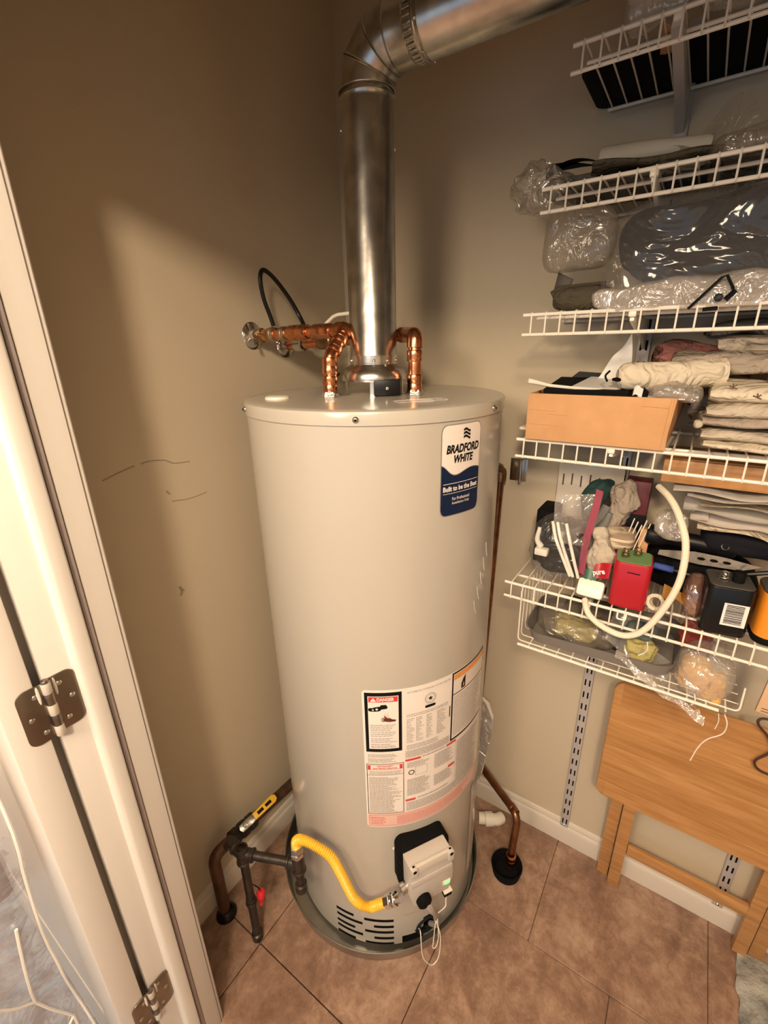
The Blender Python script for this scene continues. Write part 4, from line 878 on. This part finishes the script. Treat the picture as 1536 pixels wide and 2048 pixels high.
for (y, z) in ((-.045, 1.458), (-.078, 1.444), (-.105, 1.462)):
    for a in (.4, 1.5, 2.4, 3.6): sprig.tube([(.917, y, z), (.917, y+.006*cos(a), z+.006*sin(a))], .0009, 5)
sprig.build('sprig_print', mat('brown ink', (.12, .07, .05), .8), bpy.data.objects['folded_cloth.003'] if 'folded_cloth.003' in bpy.data.objects else None)
cloth('folded_cloth', M_lin, 'beige folded cloth second in the linen pile', (.985, -.130, 1.422), .225, .15, .022, ang=-.02, seed=2, group=G, amp=.006)
cloth('folded_cloth', M_lin2, 'taupe folded cloth in the middle of the linen pile', (.990, -.128, 1.402), .235, .15, .020, ang=.04, seed=3, group=G, amp=.006)
cloth('folded_cloth', M_lin, 'thick beige cloth with knotted corner, low in the linen pile', (.985, -.130, 1.381), .225, .15, .024, ang=0, seed=4, group=G, amp=.007)
MB().pillow((.922, -.010, 1.398), (.018, .014, .013), .8, 6, .003, 60, 2, flat=False).build('cloth_knot', M_lin, None, 'small knotted corner at the end of the linen pile', 'knot', loc=(.922, -.01, 1.39))
cloth('folded_cloth', M_lin3, 'pale cream cloth at the bottom of the linen pile', (.985, -.135, 1.363), .225, .16, .018, ang=.02, seed=6, group=G, amp=.006)
tw = cloth('crumpled_cloth', M_lin2, 'taupe cloth sloping across the linen behind the box', (1.045, -.075, 1.490), .24, .10, .036, ang=.10, seed=8, amp=.010); 
cloth('crumpled_cloth', M_lin, 'beige cloth bundle lying on the taupe cloth', (1.075, -.13, 1.522), .22, .09, .030, ang=-.06, seed=11, amp=.012)
cloth('crumpled_cloth', M_pinkc, 'dusty pink cloth at the back above the linen', (1.115, .005, 1.490), .16, .07, .055, seed=12, amp=.016)
cloth('crumpled_cloth', M_gryc, 'grey cloth fold on top of the linen at the back', (1.11, -.10, 1.545), .20, .07, .026, seed=13, amp=.012)
cloth('crumpled_cloth', mat('coral cloth', (.55, .20, .15), .9), 'coral pink cloth edge under the taupe cloth', (1.00, -.17, 1.470), .15, .10, .016, seed=14, amp=.006)
cloth('crumpled_cloth', M_gryc, 'dark grey cloth in the gap between box and linen', (1.08, -.025, 1.41), .07, .10, .05, 1, seed=17, amp=.012)

# ================================================================== SHELF 5: BATTERIES, BAG, CABLES
z5 = 1.0285
def springpts(c, r0, r1, h, turns=3.5): return [Vector((c[0]+(r0+(r1-r0)*t)*cos(2*pi*turns*t), c[1]+(r0+(r1-r0)*t)*sin(2*pi*turns*t), c[2]+h*t)) for t in [i/46 for i in range(47)]]
M_redb = mat('red metal can', (.40, .008, .018), .35, coat=.25, bump=.04, bscale=20); M_grnb = mat('dull green card', (.16, .30, .12), .6)
rb = thing('lantern_battery', 'red square lantern battery with green top and two springs', 'battery', (.945, .047, z5))
MB().prism(rrect(.070, .066, .012), .098, Matrix.Translation((.948, .046, z5)) @ Matrix.Rotation(R(4), 4, 'Z'), b=.003).build('case', M_redb, rb)
MB().prism(rrect(.064, .060, .010), .0015, Matrix.Translation((.948, .046, z5+.0975)) @ Matrix.Rotation(R(4), 4, 'Z')).build('top', M_grnb, rb)
for dx, dy in ((-.008, .016), (.010, -.004)): MB().tube(springpts((.948+dx, .046+dy, z5+.099), .0075, .005, .018), .0010, 6).build('spring', M_brass, rb)
MB().lo_hi((.9125, .030, z5+.078), (.9128, .066, z5+.080)).build('print_line', M_ink, rb)
db = thing('lantern_battery', 'black square lantern battery with barcode sticker on its front', 'battery', (.940, -.108, z5))
Md = Matrix.Translation((.942, -.108, z5)) @ Matrix.Rotation(R(8), 4, 'Z')
MB().prism(rrect(.072, .070, .013), .094, Md, b=.003).build('case', mat('black metal can', (.005, .0055, .007), .3, spec=.4), db)
MB().prism(rrect(.068, .066, .012), .003, Md @ Matrix.Translation((0, 0, .0935)), b=.001).build('top', mat('charcoal plastic', (.06, .055, .05), .55), db)
MB().tube(springpts(Md @ Vector((-.012, .012, .096)), .0085, .005, .020), .0011, 6).build('spring', M_zinc, db)
MB().lathe([(0, .020), (.0085, .020), (.0095, .018), (.0095, 0)], Md @ Matrix.Translation((-.006, -.010, .096)), 16).build('terminal_cap', M_blackm, db)
st_ = MB().lo_hi((-.0365, -.028, .022), (-.0361, .008, .066), M=Md).build('barcode_sticker', M_paper, db)
bc = MB(); z = .026; r_ = random.Random(3)
while z < .062:
    h = r_.choice((.0006, .001, .0016)); bc.lo_hi((-.0367, -.022, z), (-.0365, .004, z+h), M=Md); z += h+r_.choice((.0007, .0012))
bc.build('barcode', M_ink, st_, smooth=0)
ob = thing('lantern_battery', 'orange and white lantern battery with dark base next to the black battery', 'battery', (.945, -.186, z5))
Mo = Matrix.Translation((.944, -.187, z5)) @ Matrix.Rotation(R(6), 4, 'Z')
M_orb = mat('orange can', (.80, .27, .02), .38, coat=.2)
MB().prism(rrect(.070, .070, .020), .014, Mo, b=.002).build('base', M_blackm, ob); MB().prism(rrect(.069, .069, .020), .082, Mo @ Matrix.Translation((0, 0, .013))).build('case', M_orb, ob)
MB().prism(rrect(.070, .070, .020), .008, Mo @ Matrix.Translation((0, 0, .0945)), b=.003).build('top', mat('charcoal plastic', (.06, .055, .05), .55), ob)
MB().lo_hi((-.0352, -.018, .032), (-.0348, .010, .066), M=Mo).build('white_panel', M_lab, ob)
MB().tube(springpts(Mo @ Vector((0, 0, .102)), .008, .005, .018), .0011, 6).build('spring', M_zinc, ob)
# charger and cable
ch = thing('charger_plug', 'white charger plug with thick white cable looping over the shelf lip', 'charger', (.915, .112, z5))
Mc = frame((.918, .112, z5+.022), (0, -1, -.02), (-.85, 0, .5))
MB().prism(rrect(.050, .036, .006), .026, Mc @ Matrix.Translation((0, 0, -.014)), b=.003).build('plug_body', M_wire, ch)
MB().lo_hi((-.024, .0, .0118), (.024, .0035, .0126), M=Mc).build('plug_seam', M_lab, ch)
cp = spline([(.905, .118, 1.030), (.890, .112, 1.022), (.882, .100, 1.008), (.880, .070, .992), (.880, .035, .988), (.880, .005, 1.012), (.883, -.020, 1.070), (.886, -.033, 1.130), (.900, -.030, 1.190), (.925, -.012, 1.232), (.95, .008, 1.256), (.985, .030, 1.266)], 8)
MB().tube(cp, .0060, 10).build('cable', mat('cream cable', (.80, .72, .58), .4), ch)
# zip bag with cables
zb_ = thing('zip_bag', 'clear zip bag with pink seal, full of black and white cables', 'zip bag', (.965, .19, z5))
MB().pillow((.975, .195, 1.102), (.095, .112, .145), .6, 22, .008, 16, 4, ridge=.008, M=None).build('bag', film('zip film', haze=.04, gloss=.03, bscale=20), zb_)
MB().sheet(lambda u, v: (.938+.010*u+.03*v+.004*sin(6*v), .130+.015*u-.004*v+.004*sin(5*v), 1.066+.180*v), 4, 16).build('seal', mat('pink seal', (.36, .075, .12), .4), zb_)
MB().sheet(lambda u, v: (.935+.05*u+.006*sin(5*v+u), .205-.075*u, 1.13+.105*v-.02*u*(1-v)), 12, 12).build('bag_top', FILMH, zb_)
cbk = MB(); rr_ = random.Random(5)
def coil(c, R0, n, rad, tiltv, seedv):
    r = random.Random(seedv); pts = []
    for i in range(n*14):
        a = 2*pi*i/14; q = Vector((R0*cos(a)*(1+.12*sin(i*.7)), R0*1.1*sin(a)*(1+.1*cos(i*.5)), .010*sin(i*.31)+.004*(i/14-n/2)))
        pts.append(Vector(c)+Matrix.Rotation(tiltv, 3, 'Y') @ q)
    return pts
MB().tube(coil((.985, .205, 1.085), .036, 6, .004, 1.2, 1), .0046, 7).build('black_cable', M_rubber, zb_)
MB().tube(coil((.99, .185, 1.075), .034, 5, .004, .8, 2), .0050, 7).build('black_cable', M_rubber, zb_)
MB().pillow((.995, .190, 1.100), (.06, .092, .125), .6, 14, .010, 26, 3, ridge=.008).build('dark_bundle', M_black, zb_)
for dy, sd in ((0, 1), (.010, 2), (-.018, 3)):
    MB().tube(spline([(.945, .198+dy, 1.172), (.932, .185+dy, 1.14), (.93, .168+dy*.8, 1.10), (.934, .152+dy*.6, 1.06)], 6), .0034, 8).build('white_cable', M_wire, zb_)
MB().tube(spline([(.94, .232, 1.155), (.936, .234, 1.128), (.94, .226, 1.112)], 5), [.004+.0003*k for k in range(11)], 8).build('white_cable', M_wire, zb_)
MB().box((.936, .222, 1.102), (.018, .028, .016), b=.003, M=None).build('white_plug', M_wire, zb_)
MB().lo_hi((1.03, .225, 1.03), (1.11, .265, 1.163), b=.004).build('black_box', M_blackm, None, 'plain black box standing behind the zip bag', 'box', loc=(1.07, .245, 1.03))
# slotted white panel at the back
wp_ = thing('plastic_divider', 'white slotted plastic panel leaning at the wall behind the zip bag', 'panel', (1.14, .17, 1.03))
MB().lo_hi((1.138, .105, 1.032), (1.142, .250, 1.262), b=.0015).build('panel', M_base, wp_)
for k, (y, z) in enumerate(((.237, 1.213), (.217, 1.216), (.196, 1.213), (.176, 1.218), (.156, 1.213))): MB().lo_hi((1.1372, y-.0016, z-.014), (1.139, y+.0016, z+.014)).build('slot', mat('brown slot', (.10, .06, .035), .8), wp_, smooth=0)
# cloths and small packets
MB().pillow((1.045, .140, 1.195), (.05, .042, .100), .75, 16, .016, 24, 6, flat=False, ridge=.010).build('green_cloth', mat('bottle green cloth', (.012, .045, .042), .85, bump=.2, bscale=150), None, 'dark green cloth bundle standing behind the pink seal', 'cloth', loc=(1.045, .14, 1.15))
MB().tube(spline([(1.02, .118, 1.20), (1.01, .128, 1.175), (1.005, .140, 1.152), (1.012, .128, 1.146), (1.02, .118, 1.16), (1.025, .112, 1.185)], 6), [.009]*31, 10).build('grey_sock', mat('grey knit', (.20, .20, .19), .9), None, 'grey cloth loop hanging next to the dark green cloth', 'cloth', loc=(1.01, .128, 1.15))
MB().pillow((1.045, .092, 1.205), (.04, .048, .102), .8, 16, .018, 24, 8, flat=False, ridge=.012).build('beige_sock', M_lin2, None, 'beige rumpled cloth standing between green cloth and red box', 'cloth', loc=(1.045, .092, 1.16))
MB().pillow((1.015, .085, 1.135), (.06, .060, .044), .6, 12, .006, 24, 9, flat=False).build('striped_cloth', mat('cream and brown stripe', (.66, .56, .42), .9, col2=(.30, .22, .15), scale=5, stretch=(1, 1, 22), lo=.48, hi=.52), None, 'cream striped cloth behind the red battery', 'cloth', loc=(1.015, .085, 1.115))
MB().pillow((.972, .110, 1.110), (.035, .038, .100), .7, 16, .014, 26, 10, flat=False, ridge=.012).build('pale_cloth', M_lin, None, 'pale rumpled cloth beside the pink bag seal', 'cloth', loc=(.972, .11, 1.06))
pkt = thing('snack_packet', 'small red and green packet wedged between bag and red battery', 'packet', (.935, .10, 1.075))
MB().sheet(lambda u, v: (.918+.012*v+.004*sin(5*u), .112-.030*u, 1.072+.030*v+.012*u), 6, 5).build('red_side', M_redb, pkt); MB().sheet(lambda u, v: (.916+.010*v, .128-.022*u, 1.068+.020*v+.004*sin(4*u)), 6, 4).build('green_side', mat('green foil', (.01, .10, .055), .4), pkt)
V, F = text2d('pure', .022, .011, bold=.03); Mp = frame((.9165, .110, 1.080), (0, -1, .35), (-1, 0, .3)); MB().add([Mp @ Vector((x, y, .001)) for x, y in V], F).build('packet_lettering', M_paper, pkt, smooth=0)
dr = thing('red_box', 'dark red box with black front standing behind the white ties', 'box', (1.07, .066, 1.13))
MB().lo_hi((1.055, .045, 1.12), (1.10, .093, 1.252), b=.001).build('box', mat('dark red card', (.095, .008, .012), .5), dr)
MB().lo_hi((1.0535, .043, 1.125), (1.0555, .080, 1.180)).build('black_front', M_black, dr)
zt_ = thing('tie_bundle', 'bundle of white plastic ties standing behind the red battery', 'cable ties', (1.0, .06, 1.12))
for k in range(5): MB().tube([(1.005, .076-.007*k, 1.112+.002*(k % 2)), (1.01, .062-.0075*k, 1.186-.006*(k % 3))], .0012, 5).build('tie', M_wire, zt_)
MB().lo_hi((1.012, .030, 1.09), (1.03, .048, 1.165), b=.001).build('tan_card', M_card, None, 'tan card edge behind the white plastic ties', 'card', loc=(1.02, .04, 1.09))
to = thing('black_torch', 'black torch lying behind the curving white cable', 'torch', (1.03, -.03, 1.15))
MB().lathe([(0, 0), (.018, .001), (.021, .006), (.021, .026), (.0165, .040), (.0165, .125), (.0185, .128), (.0185, .150), (.012, .153), (0, .153)], frame((1.02, .038, 1.155), (0, 0, 1), (.05, -1, -.04)), 22).build('barrel', M_black, to)
MB().lathe([(.005, 0), (.0065, .001), (.0065, .002), (.005, .003)], frame((1.006, -.095, 1.160), (0, 0, 1), (-1, 0, .5)), 16).build('switch_ring', M_zinc, to)
MB().pillow((1.065, -.065, 1.075), (.12, .20, .09), .5, 12, .012, 14, 3).build('dark_pouch', M_blackm, None, 'black soft pouch at the back of the lowest shelf', 'pouch', loc=(1.065, -.065, 1.03))
MB().pillow((1.05, -.14, 1.165), (.10, .16, .05), .5, 10, .010, 16, 5).build('dark_pouch', M_dark, None, 'black folded pouch under the white folded plastic', 'pouch', loc=(1.05, -.14, 1.14))
ps = thing('punched_strip', 'grey plastic strip with three oval holes', 'strip', (1.0, -.09, 1.12))
MB().prism([(-.090, -.004), (-.02, -.011), (.045, -.010), (.075, .002), (.02, .010), (-.03, .013), (-.088, .006)], .003, frame((.992, -.080, 1.133), (0, -1, .04), (-1, 0, .15)), b=.0008).build('strip', M_gryc, ps)
for k in range(3): MB().lathe([(0, .0003), (.005, .0003), (.0055, 0)], frame((.9885, -.062-.020*k, 1.134+.0006*k), (0, 0, 1), (-1, 0, .15)) @ Matrix.Diagonal((.55, 1.2, 1, 1)), 14).build('oval_hole', M_slot, ps)
bp_ = thing('blue_ended_cable', 'black cable with a blue plastic end lying along the shelf', 'cable', (.97, -.05, 1.11))
MB().tube([(.968, .012, 1.110), (.968, -.022, 1.1085)], [.0062, .0066], 10).build('blue_end', mat('blue plastic', (.04, .08, .34), .4), bp_); MB().tube(spline([(.968, -.020, 1.1085), (.968, -.060, 1.106), (.970, -.10, 1.118), (.972, -.16, 1.138), (.98, -.22, 1.16)], 6), .0042, 8).build('cable', M_rubber, bp_)
tp = thing('tape_roll', 'cream tape roll lying on its side near the cable', 'tape', (.94, -.004, z5))
MB().lathe([(.0100, -.010), (.0165, -.010), (.0165, .010), (.0100, .010), (.0100, -.010)], frame((.938, -.006, z5+.0185), (0, 0, 1), (-1, .3, .35)), 24).build('roll', M_lin3, tp)
MB().sheet(lambda u, v: (.932+.03*v, -.012-.058*u, 1.058+.020*(1-u)*v+.012*sin(4*u)*(1-v)-.012*u*(1-v)), 8, 6).build('brown_paper', mat('amber paper', (.50, .24, .05), .7), None, 'crumpled amber paper between tape roll and black battery', 'paper', loc=(.94, -.04, 1.04))
bag('packet', film('pinkish film', haze=.35, gloss=.25, hazecol=(.35, .16, .12)), 'clear packet with red print squeezed beside the black battery', 'packet', (.955, -.062, z5+.042), (.05, .026, .080), .6, 12, .005, 24, 6, .006)
# folded white plastic and tan tray above
for k in range(6):
    MB().sheet(lambda u, v, k=k: (.985+.11*v, .006-.028*(k % 3)*.5-.010*k*(u < .1)-.20*u, 1.262-.012*k-.010*u*(k > 3)-.03*max(0, u-.6)*(k > 2)+.0045*sin(9*u+2*k)*(.4+u)+.004*sin(6*v+k)), 18, 6).build('plastic_fold', (M_paper, M_lab, M_lin3)[k % 3], None, ('white folded plastic sheet, topmost of its stack', 'white folded plastic sheet second in its stack', 'cream folded plastic sheet third in its stack', 'white folded plastic sheet fourth in its stack', 'white folded plastic sheet fifth in its stack', 'cream folded plastic sheet bottom of its stack')[k], 'plastic sheet', 'white folded plastic sheets above the torch', loc=(1.0, -.08, 1.2))
bag('plastic_fold', wrap, 'bunched clear plastic corner hanging behind the curving cable', 'plastic bag', (.985, -.005, 1.192), (.03, .05, .05), .7, 14, .006, 24, 3, .010)
wt = thing('wooden_tray', 'tan wooden tray upside down beneath the fourth shelf', 'tray', (1.05, -.10, 1.27))
MB().lo_hi((.995, -.30, 1.274), (1.004, .030, 1.318), b=.002).build('front_board', M_oak, wt); MB().lo_hi((1.004, -.30, 1.312), (1.13, .030, 1.320), b=.002).build('base_board', M_oak2, wt); MB().lo_hi((1.004, .021, 1.274), (1.13, .030, 1.312), b=.002).build('end_board', M_oak, wt)

# ================================================================== BASKET CONTENTS
tr = thing('grey_tray', 'grey plastic tray lying in the hanging basket', 'tray', (1.0, .1, .893))
Mt2 = Matrix.Translation((.995, .085, .8985)) @ Matrix.Rotation(R(-3), 4, 'X')
MB().prism(rrect(.18, .28, .035, 6), .003, Mt2).build('tray_floor', mat('grey tray plastic', (.20, .18, .165), .5), tr)
def rim(mb, w_, h_, r, z0, z1, M, out=.010):
    A = rrect(w_, h_, r, 6); B = rrect(w_+2*out, h_+2*out, r+out, 6); n = len(A); vs = [M @ Vector((x, y, z0)) for x, y in A]+[M @ Vector((x, y, z1)) for x, y in B]+[M @ Vector((x*1.03, y*1.02, z1+.001)) for x, y in B]
    mb.add(vs, [(j*n+i, j*n+(i+1) % n, (j+1)*n+(i+1) % n, (j+1)*n+i) for j in range(2) for i in range(n)]); return mb
rim(MB(), .18, .28, .035, 0, .030, Mt2).build('tray_rim', mat('grey tray plastic', (.20, .18, .165), .5), tr)
M_sp = mat('olive yellow sponge', (.42, .36, .14), .95, bump=.5, bscale=140); M_sp2 = mat('amber sponge', (.72, .40, .10), .95, bump=.5, bscale=140)
bag('sponge', M_sp, 'olive yellow sponge in the clear bag over the grey tray', 'sponge', (.965, .135, .925), (.06, .085, .040), .5, 16, .006, 70, 2, .004)
bag('green_cloth', M_grn, 'grey green rag tucked behind the olive sponge', 'cloth', (1.03, .12, .935), (.06, .11, .05), .6, 8, .008, 30, 4, 0)
bag('clear_bag', FB, 'clear bag of sponges resting in the grey tray', 'plastic bag', (.975, .130, .930), (.13, .17, .064), .55, 22, .008, 14, 15, .012)
bag('blue_cloth', mat('navy rag', (.02, .03, .05), .9), 'dark blue rag in the middle of the hanging basket', 'cloth', (.975, .045, .925), (.07, .04, .055), .6, 8, .008, 30, 6, 0)
bag('sponge', M_sp, 'yellow sponge in the narrow clear bag in the basket', 'sponge', (.935, .005, .935), (.04, .050, .040), .5, 14, .005, 80, 7, .004)
bag('grey_cloth', mat('teal grey rag', (.10, .13, .12), .9), 'teal grey rag above the yellow sponge in the basket', 'cloth', (.945, .012, .972), (.05, .055, .030), .6, 8, .006, 30, 8, 0)
MB().sheet(lambda u, v: (.900+.055*v+.006*sin(9*u)+.010*u*v, .070-.175*u-.006*v, .955-.100*u+(.050-.052*u)*v-.018*(1-v)*sin(pi*u)+.004*sin(14*u+5*v)), 26, 10).build('long_clear_bag', FILMH, None, 'long clear bag sloping out over the basket front rod', 'plastic bag', loc=(.93, 0, .9))
MB().sheet(lambda u, v: (.884+.010*v+.004*sin(11*u), .045-.165*u, .930-.085*u+.012*v+.0025*sin(19*u)-.006*sin(pi*u)), 26, 3).build('bag_seal', wrap, None, 'shiny creased seal strip along the long clear bag', 'seal strip', loc=(.89, 0, .9))
MB().sheet(lambda u, v: (.884+.012*v, -.088-.032*u+.010*v, .872-.036*u*(1-v)-.010*v+.004*sin(8*u)), 8, 6).build('bag_corner', wrap, None, 'creased clear bag corner hanging below the basket rod', 'plastic bag', loc=(.89, -.1, .86))
cb2 = thing('sponge_bag', 'rounded clear bag of amber sponges at the near end of the basket', 'sponge bag', (.93, -.105, .89))
MB().pillow((.935, -.105, .928), (.10, .092, .098), .8, 22, .005, 18, 5, ridge=.006).build('bag', FILMH, cb2)
for c_, d_, s in (((.93, -.092, .925), (.05, .050, .050), 1), ((.918, -.128, .918), (.034, .024, .045), 2), ((.910, -.118, .898), (.034, .036, .028), 3), ((.94, -.085, .900), (.05, .040, .026), 4)):
    MB().pillow(c_, d_, .6, 14, .004, 70, s, flat=False, ridge=.004).build('sponge', M_sp2, cb2)
bag('red_packet', mat('red wrapper', (.28, .05, .04), .4, bump=.6, bscale=90), 'crinkled dark red wrapper behind the amber sponge bag', 'wrapper', (1.0, -.085, .955), (.03, .050, .090), .6, 10, .006, 40, 3, .008)
MB().tube(spline([(.888, -.146, .880), (.886, -.153, .862), (.888, -.151, .836), (.888, -.132, .812), (.888, -.122, .785), (.888, -.116, .748)], 6), .0011, 6).build('string', M_lab, None, 'long pale string dangling from the basket corner over the table', 'string', loc=(.888, -.14, .80))
MB().tube(spline([(.886, -.137, .879), (.885, -.140, .862), (.886, -.138, .842)], 6), .0008, 5).build('string', M_lab, None, 'short pale thread hanging beside the long string', 'string', loc=(.886, -.138, .86))
MB().tube(spline([(.884, -.095, .905), (.880, -.098, .892), (.882, -.094, .880)], 6), .0012, 5).build('string', M_lab, None, 'little curled white tie on the amber sponge bag', 'tie', loc=(.882, -.095, .89))
MB().tube(spline([(.878, -.004, .990), (.876, -.007, .975), (.879, -.002, .962), (.878, .006, .955)], 6), .0011, 5).build('string', M_lab, None, 'thin white tie just under the loop of the charger cable', 'tie', loc=(.878, 0, .97))
# peg and dark cord at the frame edge
cl = thing('wooden_peg', 'pale wooden peg hanging over the near end of the folded table', 'peg', (.95, -.21, .87))
MB().prism([(-.012, -.045), (.008, -.047), (.015, .074), (-.005, .074)], .008, frame((.950, -.208, .915), (0, -1, .0), (-1, 0, .0)), b=.0015).build('jaw', mat('pale beech', (.66, .43, .27), .6), cl)
MB().prism([(-.009, -.049), (.010, -.050), (.016, .055), (-.002, .055)], .006, frame((.958, -.212, .913), (0, -1, .0), (-1, 0, .0)), b=.0015).build('jaw', mat('pale beech', (.66, .43, .27), .6), cl)
for k in range(2): MB().lo_hi((.9413, -.217, .874+.006*k), (.942, -.203, .8752+.006*k)).build('groove', mat('brown slot', (.10, .06, .035), .8), cl, smooth=0)
MB().tube(spline([(1.045, -.262, .79), (1.045, -.232, .785), (1.043, -.228, .770), (1.045, -.250, .745), (1.045, -.262, .715), (1.043, -.244, .682), (1.043, -.243, .668), (1.045, -.254, .655), (1.045, -.275, .652)], 6), .0026, 8).build('looped_cord', mat('dark brown cord', (.06, .025, .012), .5), None, 'dark brown cord looping down the front of the folded table', 'cord', loc=(1.045, -.25, .7))

# ================================================================== RUG, CLEAR SHEETING BY THE DOOR, HALL LAMPS
M_rug = mat('grey white shag', (.42, .42, .39), .95, col2=(.13, .14, .14), scale=16, detail=8, lo=.4, hi=.62, bump=1, bscale=160)
rg = MB(); hm = bmesh.new()
def rugfn(u, v):
    x = .62+.50*u; y = -.345-.34*v-.02*(1-v)*noise.noise(Vector((u*9, 1, 0))); return (x, y, .004+.014*min(1, 8*v)*min(1, 6*u)*min(1, 8*(1-u))+.006*noise.noise(Vector((x*40, y*40, 0))))
rg.sheet(rugfn, 70, 50); rg.build('shag_rug', M_rug, None, 'grey and white shaggy rug on the floor by the folded table', 'rug', loc=(.87, -.5, 0))
MB().sheet(lambda u, v: (-1.2+1.33*u, .55+.9*v, .004+.010*min(1, 10*u, 10*v, 10*(1-u), 10*(1-v))+.005*noise.noise(Vector((u*60, v*40, 0)))), 60, 50).build('hall_rug', mat('blue grey rug', (.40, .46, .58), .95, col2=(.20, .20, .23), scale=20, detail=8, bump=.8, bscale=120), None, 'blue grey flecked rug under the clear sheeting by the door', 'rug', loc=(-.6, 1.0, 0))
cs_ = thing('clear_sheeting', 'crumpled clear plastic sheeting with white seams, standing beside the open door', 'plastic sheet', (-.05, .80, .01))
def shf(u, v):
    z = .012+1.0*v; x = .082-.34*u+.010*sin(9*v+3*u)-.012*v; y = .77+.05*sin(4*u+5*v)*(.3+u)+.02*noise.noise(Vector((u*6, v*7, 1)))
    return Vector((x, y, z))
MB().sheet(shf, 26, 34).build('sheet', film('blue clear film', haze=.30, gloss=.2, rough=.14, bscale=10, hazecol=(.62, .70, .88)), cs_)
seams = [((0, 0), (.02, .25), (0, .5), (.02, .75), (0, 1)), ((.09, .0), (.10, .18), (.06, .32), (.13, .45), (.10, .7)), ((.06, .32), (.24, .26), (.5, .30)), ((.02, .14), (.12, .10), (.22, .03)), ((.10, .18), (.20, .135), (.26, .14), (.5, .20)), ((.02, .26), (.07, .20), (.02, .14)), ((.13, .45), (.3, .55), (.5, .5)), ((.24, .26), (.3, .1), (.5, 0))]
for sm_ in seams:
    pts = []
    for a, b in zip(sm_, sm_[1:]):
        for k in range(6): pts.append(shf(a[0]+(b[0]-a[0])*k/6, a[1]+(b[1]-a[1])*k/6)+Vector((0, -.003, 0)))
    MB().tube(pts, .0024, 6).build('seam', M_paper, cs_)
for (x, y), lb in (((-.78, -.31), 'white ceiling lamp base in the hall, farther from the door leaf'), ((-.85, .38), 'white ceiling lamp base in the hall, nearer the door leaf')):
    MB().lathe([(0, 2.41), (.07, 2.415), (.085, 2.44), (.085, 2.45)], Matrix.Translation((x, y, 0)), 24).build('ceiling_lamp', M_white, None, lb, 'lamp', loc=(x, y, 2.44))
